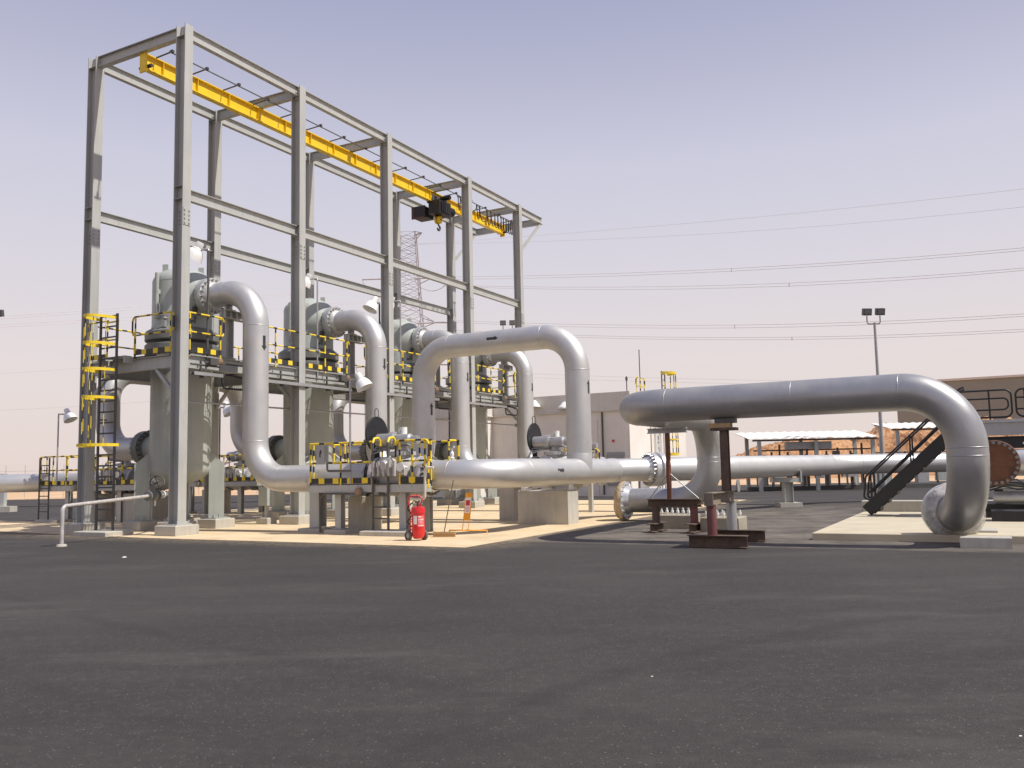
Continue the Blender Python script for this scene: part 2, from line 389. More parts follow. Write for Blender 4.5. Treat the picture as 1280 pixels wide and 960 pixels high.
# sand-coloured paved apron under the filter skid, a thin slab
mb = MB(); ap = [(-1.3,10.35),(-1.12,5),(-1.05,0),(-.35,-6),(-.05,-9),(.2,-17.5),(4.3,-17.5),(4.3,-12.2),(24.5,-12.2),(24.5,10.2)]
pts = uvp(ap); mb.add([V(p.x,p.y,.006) for p in pts], [tuple(range(len(pts)))])
mb.add([V(p.x,p.y,.006) for p in pts]+[V(p.x,p.y,-.03) for p in pts], [(i,(i+1)%len(pts),(i+1)%len(pts)+len(pts),i+len(pts)) for i in range(len(pts))])
build(mb, 'apron_paving', SAND, kind='structure')
# far kerbs across the yard
mb = MB(); mb.wb(14.6,34,55.2,55.6,-.02,.26); k1 = build(mb, 'far_kerb', mat('dark_kerb',(.10,.095,.09),.9,0,.2,3), kind='structure')
mb = MB(); mb.wb(-60,16,54.9,55.1,-.02,.03); build(mb, 'road_edge', mat('dark_joint',(.03,.03,.03),.9), kind='structure')
# dunes: displaced ridges
from mathutils import noise as MN
def dune(name, xc, yc, lx, ly, prof, seed):
    nx, ny = 260, 60; vs = []; fs = []
    for j in range(ny):
        for i in range(nx):
            fx = i/(nx-1); fy = j/(ny-1); x = xc-lx/2+fx*lx; y = yc-ly/2+fy*ly
            k = fx*(len(prof)-1); a = int(min(k, len(prof)-2)); h = prof[a]+(prof[a+1]-prof[a])*(k-a)
            w = math.sin(PI*min(1, fy*1.25) if fy < .8 else PI*.999)
            w = max(0, math.sin(PI*fy))**.8
            nz = MN.fractal(V(x*.12+seed, y*.12, 0), .9, 2.1, 6)*.9 + abs(MN.noise(V(x*.45, y*.45, seed)))*.8 + abs(MN.noise(V(x*1.3, y*1.3, seed+5)))*.55 + MN.noise(V(x*3.1, y*3.1, seed+9))*.22
            vs.append(V(x, y, -.3+max(0, h*w + nz*w*(.30+.13*h))))
    for j in range(ny-1):
        for i in range(nx-1): a = j*nx+i; fs.append((a,a+1,a+nx+1,a+nx))
    mb = MB(); mb.add(vs, fs, 0, False); return build(mb, name, DUNE, kind='structure')
dune('hills', 66, 118, 88, 40, [.4,1.9,3.3,4.5,4.6,4.3,6.3,5.9,6.0,6.5,6.5,6.4,6.8,6.9,6.9,7.0,7.1,7.2,7.0,7.2], 3.1)

# ================================================================== STEEL GANTRY
US = [0, 4.972, 10.058, 16.241, 21.212]; UE = 23.98; WB = -4.0455; HT = 15.13; HM = 10.137
g = thing('crane_gantry', 'tall open grey steel frame with a yellow crane rail along its top', 'gantry', X(11,-2,.3))
def column(u, v, zb):
    mb = MB(); h = .36; b = .30; t = .028
    for sg in (-1, 1): mb.fb(u-b/2, u+b/2, v+sg*h/2-t/2, v+sg*h/2+t/2, zb+.03, HT)
    mb.fb(u-.010, u+.010, v-h/2+t/2, v+h/2-t/2, zb+.03, HT)
    for z in (HM-.36, HM+.02, HT-.36):          # web stiffeners
        for sg in (-1,1): mb.fb(u+sg*.011, u+sg*.148, v-h/2+t/2, v+h/2-t/2, z, z+.015)
    c = build(mb, 'column', STEEL, g)
    mb = MB(); mb.fb(u-.27, u+.27, v-.30, v+.30, zb, zb+.03)
    for a in (-.2,.2):
        for b2 in (-.24,.24): mb.cyl(X(u+a,v+b2,zb+.03), X(u+a,v+b2,zb+.12), .022, 6)
    build(mb, 'base_plate', STEEL, c)
    mb = MB(); zz = HM-1.15
    for sg in (-1,1): mb.fb(u-.13, u+.13, v+sg*(h/2+t/2+.008)-.008, v+sg*(h/2+t/2+.008)+.008, zz, zz+.52)
    for sg in (1,-1):
        for a in (-.08,.08):
            for k in range(4): p = X(u+a, v+sg*(h/2+t/2+.016), zz+.07+k*.125); mb.cyl(p, p+ND*sg*.03, .024, 6)
    for k in range(4):
        for a in (-.08,.08): p = X(u-.01, v+a, zz+.07+k*.125); mb.cyl(p, p-UD*.04, .024, 6)
    build(mb, 'splice_plate', STEEL, c)
for r, v in enumerate((0, WB)):
    for u in US: column(u, v, .29)
    for (z, nm) in ((HT-.19, 'top_beam'), (HM-.17, 'middle_beam')):
        ul = US + ([UE] if z > 12 else [])
        for a, b in zip(ul[:-1], ul[1:]):
            mb = MB(); e = .02
            a2 = a+.045; b2 = b-.045 if b != UE else b
            mb.ibeam(X(a2,v,z), X(b2,v,z), ZD, .34, .17, .02, .012)
            for uu, sg in ((a2,1),(b2,-1)):
                if uu == UE: continue
                mb.fb(uu-.012 if sg < 0 else uu, uu if sg < 0 else uu+.012, v-.11, v+.11, z-.26, z+.19)
                for bz in (-.21,-.08,.08):
                    for bv in (-.07,.07): p = X(uu+sg*.012, v+bv, z+bz); mb.cyl(p, p+UD*sg*.025, .02, 6)
            build(mb, nm, STEEL, g)
    mb = MB(); mb.bar(X(UE-.15,v,HT-.37), X(US[4]+.05,v,HT-2.55), .12, .12, ND); mb.bar(X(UE-.3,v,HT-.36), X(UE,v,HT-.36), .2, .02)
    build(mb, 'knee_brace', STEEL, g)
for u in US+[UE]:
    mb = MB(); va, vb = (WB+.2, -.2) if u != UE else (WB+.012, -.012)
    mb.ibeam(X(u,va,HT-.19), X(u,vb,HT-.19), ZD, .34, .19, .02, .012); build(mb, 'cross_beam', STEEL, g)
# yellow runway beam hung under the cross beams
ZC = HT-.36; VC = -1.84
mb = MB(); mb.ibeam(X(.05,VC,ZC-.27), X(22.95,VC,ZC-.27), ZD, .50, .22, .03, .02)
for k in range(17): mb.fb(.7+k*1.38, .72+k*1.38, VC-.10, VC+.10, ZC-.49, ZC-.05)
ry = build(mb, 'runway_beam', YBEAM, g)
for ue_ in (.0, 22.95): mb = MB(); mb.fb(ue_,ue_+.05,VC-.14,VC+.14,ZC-.62,ZC-.01); build(mb, 'end_plate', YBEAM, ry)
for ub_ in (.12, 22.9):
    for sg in (-1,1): mb = MB(); mb.cyl(X(ub_,VC+sg*.08,ZC-.42), X(ub_,VC+sg*.26,ZC-.42), .06, 12); build(mb, 'buffer', RUBBER, ry)
# conductor arms and rail beside it
VF = -1.02
for k in range(17): u = .42+k*1.38; mb = MB(); mb.bar(X(u,VC+.05,ZC-.02), X(u,VF-.06,ZC+.005), .04, .03); mb.fb(u-.04,u+.04,VF-.06,VF+.05,ZC-.03,ZC+.05); build(mb, 'conductor_arm', DSTEEL, g)
mb = MB(); mb.fb(.3,23.6,VF-.015,VF+.015,ZC-.06,ZC-.03); build(mb, 'conductor_rail', DSTEEL, g)

# hoist
hz = ZC-.55
h = thing('electric_hoist', 'black electric chain hoist trolley hanging from the yellow crane rail', 'hoist', X(16.4,VC,hz-.9))
U0 = 16.35
mb = MB()
mb.fb(U0-.55,U0+.45,VC+.02,VC+.62,hz-.62,hz+.0); mb.fb(U0-.40,U0+.30,VC+.621,VC+.66,hz-.54,hz-.08)
for k in range(5): mb.fb(U0-.38+k*.15,U0-.36+k*.15,VC+.661,VC+.672,hz-.52,hz-.1)
build(mb, 'hoist_body', HOIST, h)
mb = MB(); c0 = X(U0+.47,VC+.34,hz-.24); mb.lathe(c0, UD, [(0,0),(.2,0),(.22,.04),(.22,.5),(.17,.58),(0,.58)], 20); build(mb, 'hoist_motor', HOIST, h)
mb = MB(); mb.fb(U0-.45,U0+.3,VC-.95,VC-.25,hz-.66,hz-.18); mb.fb(U0-.5,U0-.45,VC-.98,VC-.22,hz-.72,hz-.14); build(mb, 'control_box', HOIST, h)
mb = MB(); mb.fb(U0-.505,U0-.501,VC-.92,VC-.86,hz-.68,hz-.2); mb.fb(U0-.505,U0-.501,VC-.92,VC-.3,hz-.70,hz-.66); build(mb, 'warning_strip', REDPR, h)
for sg in (-1,1):
    mb = MB()
    mb.fb(U0-.42,U0+.36,VC+sg*.15-.012,VC+sg*.15+.012,hz-.02,hz+.34)
    for a in (-.3,.24): mb.lathe(X(U0+a,VC+sg*.137,hz+.15), -ND*sg, [(0,0),(.09,0),(.10,.02),(.10,.05),(0,.05)], 16)
    build(mb, 'trolley_plate', DSTEEL, h)
mb = MB(); mb.fb(U0+.2,U0+.75,VC+.1,VC+.22,hz+.22,hz+.34); mb.cyl(X(U0+.30,VC+.22,hz+.29),X(U0+.30,VC+.68,hz+.29),.11,16); build(mb, 'travel_motor', HOIST, h)
for sg in (-.1,.1): mb = MB(); mb.cyl(X(U0+sg*.6,VC+.2,hz-.62), X(U0+sg*.6,VC+.2,hz-.80), .012, 6); build(mb, 'chain', DSTEEL, h)
mb = MB()
for sg in (-1,1): mb.lathe(X(U0,VC+.2+sg*.03,hz-.80), ND*sg, [(.05,0),(.19,0),(.19,.08),(.14,.12),(.06,.12)], 20)
hk = build(mb, 'hook_block', YBEAM, h)
mb = MB(); pts = [X(U0,VC+.2,hz-.97)]+[X(U0+.02+.11*math.sin(a),VC+.2,hz-1.18+.11*math.cos(a)) for a in [i*PI/8 for i in range(0,13)]]
mb.tube(pts, [.04]*4+[.05]*(len(pts)-6)+[.035,.015], 10); build(mb, 'hook', DSTEEL, hk)
# festoon loops
ft = thing('festoon_cable', 'black festoon cable in hanging loops beside the crane rail, right of the hoist', 'cable', X(20,VF,ZC-1))
us = [17.15,17.35,18.9,19.15,19.9,20.3,20.7,21.0,21.35,21.6,21.9,22.15,22.4,22.6,22.8,23.0,23.2]
for k, u in enumerate(us):
    mb = MB(); mb.fb(u-.05,u+.05,VF-.03,VF+.03,ZC-.14,ZC-.065); build(mb, 'cable_carrier', DSTEEL, ft)
for a, b in zip(us[:-1], us[1:]):
    dz = .62 if b-a < 1 else .42
    mb = MB(); mb.tube([X(a+(b-a)*t/12, VF+random.uniform(-.01,.01), ZC-.13-dz*(1-(2*t/12-1)**4)) for t in range(13)], .022, 6); build(mb, 'cable_loop', RUBBER, ft)

# column pedestals
ci = 0
pn = [['right front corner of the lamp-side end', 'second', 'third', 'fourth', 'fifth']]
ordn = ['nearest','second','third','fourth','farthest']
for r, v in enumerate((0, WB)):
    for i, u in enumerate(US):
        mb = MB(); mb.cb(u-.42,u+.42,v-.42,v+.42,-.05,.29,.02)
        build(mb, 'concrete_pedestal', CONC, label='pale concrete pedestal under the %s column of the %s row of the steel gantry' % (ordn[i], 'front right' if r == 0 else 'rear left'), cat='pedestal', group='pedestals under the gantry columns')

# ================================================================== FILTER VESSELS
UV_ = [2.0, 8.0, 13.8, 19.75]; VV = -2.2
RV = .93; ZP = 7.32; ZB = 1.53; RP = .385
nth = ['first', 'second', 'third', 'fourth']
def make_vessel(u):
    t = thing('filter_vessel', 'x', 'pressure vessel', X(u,VV,.3))
    A = X(u,VV,0)
    def dome(z0, s, hh, r=RV, k=9): return [(r*math.cos(i*PI/2/k), z0+s*hh*math.sin(i*PI/2/k)) for i in range(k+1)]
    mb = MB(); lo = list(reversed(dome(1.90,-1,.47))); mb.lathe(A, ZD, lo+[(RV,1.9),(RV,5.45),(RV+.05,5.52)], 56)
    for zs in (2.02, 3.7): mb.lathe(A, ZD, [(RV-.002,zs-.012),(RV+.004,zs-.006),(RV+.004,zs+.006),(RV-.002,zs+.012)], 56)
    build(mb, 'lower_shell', VESSEL, t)
    mb = MB(); mb.lathe(A, ZD, [(RV+.02,5.5),(1.10,5.5),(1.13,5.53),(1.13,5.80),(1.10,5.83),(.98,5.83)], 56)
    fl = build(mb, 'lower_flange', VDARK, t)
    mb = MB(); mb.lathe(A, ZD, [(.98,5.83),(1.02,5.83),(1.02,5.93),(.98,5.93)], 48); build(mb, 'gasket_gap', BLK, t)
    mb = MB(); mb.lathe(A, ZD, [(.98,5.93),(1.10,5.93),(1.13,5.96),(1.13,6.20),(1.08,6.26),(RV+.02,6.34)], 56)
    fu = build(mb, 'upper_flange', VDARK, t)
    bolts(fl, A+ZD*5.5, -ZD, 1.03, 32, .06, .14, VDARK)
    mb = MB(); mb.lathe(A, ZD, [(RV+.02,6.3),(RV,6.45),(RV,7.85)]+dome(7.85,1,.50)[1:], 56)
    mb.lathe(A, ZD, [(RV-.002,7.84),(RV+.005,7.846),(RV+.005,7.858),(RV-.002,7.864)], 56)
    build(mb, 'upper_head', VESSEL, t)
    # big reinforced side nozzle towards the drop pipe
    mb = MB(); nz = X(u,VV,ZP); mb.lathe(nz, ND, [(.80,.55),(.74,.72),(.62,.90),(.56,1.0),(.46,1.10),(.42,1.16)], 40); no = build(mb, 'nozzle', VESSEL, t)
    mb = MB(); mb.lathe(nz, ND, [(.40,1.12),(.44,1.15),(.58,1.15),(.58,1.27),(.2,1.27)], 40); nf = build(mb, 'nozzle_flange', VESSEL, no)
    bolts(nf, nz+ND*1.15, -ND, .515, 20, .05, .09, VDARK)
    # inlet nozzle low on the far side
    mb = MB(); ni = X(u,VV,2.6); mb.lathe(ni, -ND, [(.60,.70),(.52,.92),(.44,1.05),(.40,1.36)], 40); n2 = build(mb, 'inlet_nozzle', VESSEL, t)
    mb = MB(); mb.lathe(ni, -ND, [(.40,1.32),(.44,1.42),(.57,1.42),(.57,1.55),(.2,1.55)], 40); nf = build(mb, 'inlet_flange', VDARK, n2)
    bolts(nf, ni-ND*1.42, ND, .51, 20, .05, .12, VDARK)
    # four plate legs on the grid axes
    for (du, dv) in ((-.7071,-.7071),(-.7071,.7071),(.7071,.7071),(.7071,-.7071)):
        mb = MB(); w = .20; ru, rv = du, dv
        def L(rad, t_, z): return X(u+ru*rad+(-rv)*t_, VV+rv*rad+ru*t_, z)
        prof = [(RV-.06,.33),(RV+.40,.33),(RV+.40,2.05),(RV-.06,2.45)]
        vs = [L(a,-w,b) for a,b in prof]+[L(a,w,b) for a,b in prof]
        mb.add(vs, [(0,1,2,3),(7,6,5,4),(0,4,5,1),(1,5,6,2),(2,6,7,3),(3,7,4,0)])
        lg = build(mb, 'support_leg', VESSEL, t)
        mb = MB(); c = X(u+ru*(RV+.17), VV+rv*(RV+.17), .315); mb.obox(c, UD*.30, ND*.30, ZD*.015)
        for sg in (-1,1): p = c+(ND*ru-UD*rv)*sg*.24+(UD*ru+ND*rv)*.10+ZD*.015; mb.cyl(p, p+ZD*.12, .03, 8); mb.obox(p-(UD*ru+ND*rv)*.10+ZD*.06, (UD*ru+ND*rv)*.07, (ND*ru-UD*rv)*.02, ZD*.06)
        build(mb, 'foot_plate', VESSEL, lg)
    # davit post and hand lug on the camera side, small vent, lifting lugs
    mb = MB(); p = X(u-.86,VV+.05,6.55); q = X(u-1.03,VV+.05,7.25)
    mb.tube([X(u-1.02,VV,6.62), X(u-1.02,VV,8.05)], .065, 12); mb.obox(X(u-.97,VV,6.7), UD*.09, ND*.07, ZD*.10); mb.obox(X(u-.97,VV,7.45), UD*.09, ND*.06, ZD*.07); build(mb, 'davit_post', VESSEL, t)
    mb = MB(); mb.tube([X(u-1.06,VV+.12,6.9+.18*math.sin(a))+ND*.07*math.cos(a) for a in [i*PI/6 for i in range(13)]], .016, 6); build(mb, 'davit_handle', WHITE, t)
    for (a, r0) in ((.5,.55),(3.7,.55)):
        mb = MB(); mb.obox(A+V(math.cos(a)*r0, math.sin(a)*r0, 8.32), V(.09,0,0), V(0,.018,0), V(0,0,.14)); build(mb, 'lifting_lug', VESSEL, t)
    # gauges and small valves on the head flange
    mb = MB(); p = X(u-.45,VV+1.0,6.5); mb.cyl(X(u-.45,VV+.8,6.5), X(u-.45,VV+1.06,6.5), .03, 8); mb.cyl(X(u-.45,VV+1.06,6.42), X(u-.45,VV+1.06,6.78), .035, 8); mb.lathe(X(u-.45,VV+1.02,6.86), ND, [(0,0),(.10,0),(.10,.06),(0,.06)], 18); build(mb, 'pressure_gauge', DSTEEL, t)
    mb = MB(); mb.cyl(X(u-.98,VV+.35,6.3), X(u-.98,VV+.35,6.52), .05, 10); mb.lathe(X(u-.98,VV+.35,6.52), ZD, [(.06,0),(.09,.05),(.03,.1),(.03,.2)], 12); mb.bar(X(u-1.08,VV+.2,6.70), X(u-.88,VV+.55,6.70), .04, .03); build(mb, 'vent_valve', GALV, t)
    mb = MB()
    for k, (zz, w) in enumerate(((6.95,.10),(6.80,.05),(6.62,.05))):
        mb.lathe(X(u-.28,VV+.86,zz), (UD*-.28+ND*.88), [(0,0),(w,0),(w,.06),(0,.06)], 14)
    build(mb, 'sight_plug', VDARK, t)
    # stencilled marks: two lightning ticks and a small plate at two places
    for ang in (-2.35, -.62):
        dr = UD*math.cos(ang+PI/2+.0)+ND*math.sin(ang+PI/2) if False else (UD*math.cos(ang)+ND*math.sin(-ang))
        sd = dr.cross(ZD); mb = MB()
        for (t_, z, w, hh) in ((-.035,2.42,.018,.075),(.02,2.28,.018,.075),(0,2.0,.07,.03)):
            mb.obox(A+dr*(RV+.003)+sd*t_+ZD*z, sd*w, dr*.006, ZD*hh)
        build(mb, 'stencil_mark', BLK, t)
    # drain stub below
    mb = MB(); mb.cyl(X(u,VV,1.1), X(u,VV,1.46), .07, 12); mb.lathe(X(u,VV,1.05), ZD, [(0,0),(.12,0),(.12,.05),(.07,.05)], 16); build(mb, 'drain_stub', VDARK, t)
    return t
ves = [make_vessel(UV_[0])]
VL = ['large grey-green filter vessel nearest the caged ladder, in the first bay of the gantry', 'grey-green filter vessel in the second bay of the gantry, behind the second front column',
      'grey-green filter vessel in the third bay, its outlet pipe passing behind the loop pipe', 'grey-green filter vessel farthest from the caged ladder, in the fourth bay']
ves[0]['label'] = VL[0]; ves[0]['group'] = 'filter vessels in the gantry'
for i in (1,2,3): ves.append(dup(ves[0], X(UV_[i],VV,.3), VL[i]))
# leg pedestals under each vessel
lp = [('left-hand',-.7071,-.7071),('front',-.7071,.7071),('right-hand',.7071,.7071),('rear',.7071,-.7071)]
for i, u in enumerate(UV_):
    for nm, du, dv in lp:
        mb = MB(); cu, cv = u+du*1.1, VV+dv*1.1; mb.cb(cu-.40,cu+.40,cv-.40,cv+.40,-.05,.3,.02)
        build(mb, 'leg_pedestal', CONC, label='concrete pedestal under the %s leg of the %s filter vessel from the caged ladder' % (nm, nth[i]), cat='pedestal', group='pedestals under the vessel legs')
# steel stand that carries each top elbow
stand0 = None
for i, u in enumerate(UV_):
    if stand0 is None:
        stand0 = thing('pipe_stand', 'x', 'pipe support', X(u,-.25,5.27))
        mb = MB(); mb.ibeam(X(u,-.25,5.27), X(u,-.25,6.50), UD, .34, .30, .025, .02); mb.fb(u-.22,u+.22,-.47,-.03,5.272,5.29); build(mb, 'post', STEEL, stand0)
        mb = MB(); mb.ibeam(X(u-.30,-.15,6.64), X(u+.72,-.15,6.64), ZD, .26, .30, .02, .016)
        for k in range(5): mb.fb(u-.26+k*.23,u-.245+k*.23,-.28,-.02,6.53,6.75)
        build(mb, 'head_beam', STEEL, stand0)
        mb = MB(); mb.fb(u-.14,u+.14,-.33,.03,6.775,6.79); mb.fb(u-.012,u+.012,-.30,.0,6.79,6.98); mb.fb(u-.13,u+.13,-.16,-.14,6.79,7.0); build(mb, 'pipe_shoe', STEEL, stand0); s_ = stand0
    else: s_ = dup(stand0, X(u,-.25,5.27), '')
    s_['label'] = 'grey steel T stand on the deck carrying the outlet elbow of the %s vessel' % nth[i]; s_['group'] = 'elbow stands on the deck'

# ================================================================== SILVER PIPES
VD = 1.0           # drop line
VH = 9.35           # header line
def outlet(i, vend, lab):
    u = UV_[i]; t = thing('outlet_pipe', lab, 'pipe', X(u,VD,ZB), 'silver outlet pipes of the filter vessels')
    mb = MB(); pts = [X(u,VV+1.40,ZP), X(u,VD,ZP), X(u,VD,ZB), X(u,vend,ZB)]
    pipe(mb, pts, RP, 1.14, 40); build(mb, 'pipe', SILVER, t)
    mb = MB(); flange(mb, X(u,VV+1.275,ZP), ND, RP, .58, .12, .14, 40); f = build(mb, 'flange', SILVER, t)
    bolts(f, X(u,VV+1.275,ZP)+ND*.12, ND, .515, 20, .05, .09, GALV, .5)
    mb = MB(); arrow(mb, X(u,VD,5.55), -ZD, -UD*.02+ND, RP, .42, .20)
    build(mb, 'flow_arrow', BLK, t)
    return t
# first outlet pipe bends into the header as one welded run
t = thing('outlet_pipe', 'silver pipe dropping from the first vessel, through the yellow-railed valve station', 'pipe', X(2,VD,ZB), 'silver outlet pipes of the filter vessels')
u = 2.0
mb = MB(); pipe(mb, [X(u,VV+1.40,ZP), X(u,VD,ZP), X(u,VD,ZB), X(u,5.55,ZB)], RP, 1.14, 40); p1 = build(mb, 'pipe', SILVER, t)
mb = MB(); flange(mb, X(u,VV+1.275,ZP), ND, RP, .58, .12, .14, 40); f = build(mb, 'flange', SILVER, t)
bolts(f, X(u,VV+1.275,ZP)+ND*.12, ND, .515, 20, .05, .09, GALV, .5)
mb = MB(); arrow(mb, X(u,VD,5.62), -ZD, -UD*.10+ND*.99, RP, .46, .20); build(mb, 'flow_arrow', BLK, t)
mb = MB(); K = 14
vs = []; fs = []
for k in range(K+1):
    a = -1.9+2.3*k/K
    for (v_, e) in ((2.55,.0),(3.35,.0)): vs.append(X(u - (RP+.012)*math.cos(a), v_, ZB+(RP+.012)*math.sin(a)))
for k in range(K): fs.append((2*k,2*k+1,2*k+3,2*k+2))
mb.add(vs, fs, 0, True); build(mb, 'saddle_plate', SILVER, t)
for i, ve, lab in ((1, 9.1, 'silver pipe dropping from the second vessel, between the second and third front columns'), (2, 12.2, 'silver pipe dropping from the third vessel, partly behind the loop pipe'), (3, 14.4, 'silver pipe dropping from the fourth vessel, the farthest of the four')):
    outlet(i, ve, lab)

# header: first run bends, passes the tee, the big flange pair and snakes away to the right
hd = thing('header_pipe', 'long silver header pipe running across at waist height to the right', 'pipe', X(6,VH,ZB))
hz_ = ZB+.03
P_a = X(9.9,VH,hz_); P_b = V(7.35,31.2,hz_); P_c = V(13.6,36.9,hz_+.02); P_d = V(24,38.0,hz_+.02)
mb = MB(); pipe(mb, [X(2.0,7.5,hz_), X(2.0,VH,hz_), P_a], RP, 1.35, 44); build(mb, 'near_run', SILVER, hd)
dirA = (P_b-P_a).normalized()
mb = MB(); pipe(mb, [P_a, P_a+dirA*.02, P_a+dirA*1.35], .385, .05, 44, False); mb.lathe(P_a-UD*.05, UD, [(.376,-.2),(.405,-.12),(.40,.12),(.384,.2)], 44); build(mb, 'elbow_piece', SILVER, hd)
J0 = P_a+dirA*1.25; J1 = P_a+dirA*2.0
mb = MB(); flange(mb, J0+dirA*.28, -dirA, .385, .58, .15, .16, 44); flange(mb, J0+dirA*.42, dirA, .385, .58, .15, .20, 44); mb.lathe(J0+dirA*.28, dirA, [(.5,0),(.5,.14)], 40); jf = build(mb, 'flange', SILVER2, hd)
bolts(jf, J0+dirA*.13, -dirA, .515, 24, .055, .10, GALV); bolts(jf, J0+dirA*.57, dirA, .515, 24, .055, .10, GALV)
mb = MB(); pipe(mb, [J0+dirA*.7, P_b, P_c, P_d], .41, 2.6, 44, True, 20); build(mb, 'far_run', SILVER, hd)
mb = MB(); arrow(mb, X(5.1,VH,hz_+.0), UD, -UD*.25+ND*.97+ZD*.12, RP, .30, .17); mb.obox(X(4.88,VH,hz_)+ND*.379+ZD*.03, UD*.045, ND*.004, ZD*.065); build(mb, 'flow_arrow', BLK, hd)
mb = MB(); mb.lathe(V(10.55,34.2,hz_)+V(.45,-.35,.12).normalized()*.40, V(.45,-.35,.12), [(.0,.03),(.05,.03),(.05,0)], 12); build(mb, 'plug', DSTEEL, hd)
# bypass loop
lo = thing('loop_pipe', 'silver inverted-U loop pipe standing over the header pipe', 'pipe', X(6.7,7,ZB))
UL = 7.2; VL_ = 3.6; ZL = 5.83
mb = MB(); pipe(mb, [X(3.4,VL_,ZB), X(UL,VL_,ZB), X(UL,VL_,ZL), X(UL,VH,ZL), X(UL,VH,ZB+.05)], RP, 1.14, 44); build(mb, 'pipe', SILVER, lo)
mb = MB(); mb.lathe(X(UL,VH,ZB), ZD, [(.392,.05),(.392,.56),(.378,.60)], 44); mb.lathe(X(UL,VH,ZB+.62), ZD, [(.374,-.01),(.381,-.005),(.381,.005),(.374,.01)], 44); build(mb, 'tee_branch', SILVER, lo)
mb = MB(); arrow(mb, X(UL,6.55,ZL+.06), ND, -UD, RP, .42, .17); arrow(mb, X(UL,VL_,3.75), ZD, -UD*.2+ND, RP, .42, .17); arrow(mb, X(UL,VH,4.15), ZD, -UD*.1+ND, RP, .42, .17); build(mb, 'flow_arrow', BLK, lo)

# inlet risers and manifold behind the vessels
ZM = 5.30; VM = -5.74
def manifold(ua, ub, ur, lab):
    t = thing('inlet_manifold', lab, 'pipe', X(ua,VM,2.6), 'inlet manifolds behind the vessels')
    mb = MB(); pipe(mb, [X(ua,VV-1.62,2.6), X(ua,VM,2.6), X(ua,VM,ZM), X(ub,VM,ZM), X(ub,VM,2.6), X(ub,VV-1.62,2.6)], RP, .98, 40); build(mb, 'pipe', SILVER, t)
    for u in (ua, ub):
        mb = MB(); flange(mb, X(u,VV-1.56,2.6), -ND, RP, .57, .12, .16, 40); f = build(mb, 'flange', VDARK, t)
        bolts(f, X(u,VV-1.68,2.6), -ND, .51, 20, .05, .10, VDARK)
    mb = MB(); pipe(mb, [X(ur,VM,ZM-.2), X(ur,VM,ZB), X(ur,-7.2,ZB)], RP, 1.0, 36); build(mb, 'riser', SILVER, t)
    return t
manifold(UV_[0], UV_[1], 5.0, 'silver inlet pipe arch behind the first and second vessels')
manifold(UV_[2], UV_[3], 16.6, 'silver inlet pipe arch behind the third and fourth vessels')

# big unfinished pipe in the foreground right
up = thing('goalpost_pipe', 'huge silver pipe on rusty stands, dropping to the right of the yard', 'pipe', X(1.4,16,0))
DF = (UD*1.42-ND*.36).normalized(); RU = .372; ZU = 3.02; ua, ub, v0, v1 = 1.32, 8.45, 20.08, 13.05
mb = MB(); pipe(mb, [X(ua+1.42,v0-.36,.60), X(ua,v0,.60), X(ua,v0,ZU), X(ua,v1,ZU), X(ub,v1,ZU), X(ub,v1,.62), X(ub,10.55,.62)], RU, 1.13, 56, True, 20)
for vv in (16.9,): mb.tube([X(ua,vv-.012,ZU), X(ua,vv-.005,ZU), X(ua,vv+.005,ZU), X(ua,vv+.012,ZU)], [RU-.002,RU+.004,RU+.004,RU-.002], 56, caps=False)
build(mb, 'pipe', USILVER, up)
mb = MB(); flange(mb, X(ub,10.25,.62), ND, RU, .585, .14, .16, 44); f = build(mb, 'left_flange', SILVER2, up); bolts(f, X(ub,10.25,.62)+ND*.14, ND, .52, 20, .05, .05, SILVER2)
mb = MB(); flange(mb, X(ua+1.58,v0-.40,.60), -DF, RU, .585, .14, .16, 44); f = build(mb, 'right_flange', SILVER2, up); bolts(f, X(ua+1.58,v0-.40,.60)-DF*.14, -DF, .52, 20, .05, .06, SILVER2)
TAN = plastic_mat('tan_plastic_wrap', (.52,.40,.25), .7, .97)
def wrap(name, o, ax, prof, lab, m):
    mb = MB(); mb.lathe(o, ax, prof, 48, 0, 9); 
    for k in range(len(mb.v)):
        p = Vector(mb.v[k]); d = p-o; n = MN.noise(p*3.1)*.045+MN.noise(p*8)*.02; d.normalize(); mb.v[k] = tuple(p+d*n)
    a = build(mb, name, m, up); a['label'] = lab
wrap('plastic_wrap', X(ub,10.27,.60), -ND, [(.60,-.10),(.62,-.04),(.60,.03),(.55,.10),(.50,.16),(.40,.20),(.3,.22),(.12,.23),(.0,.23)], 'tan plastic wrapped over the open flange', TAN)
wrap('plastic_wrap', X(ua+1.46,v0-.38,.62), -DF, [(.0,-.22),(.3,-.21),(.46,-.16),(.56,-.04),(.60,.08),(.58,.22),(.50,.34),(.40,.42)], 'clear crumpled plastic round the flange', PLASTIC)

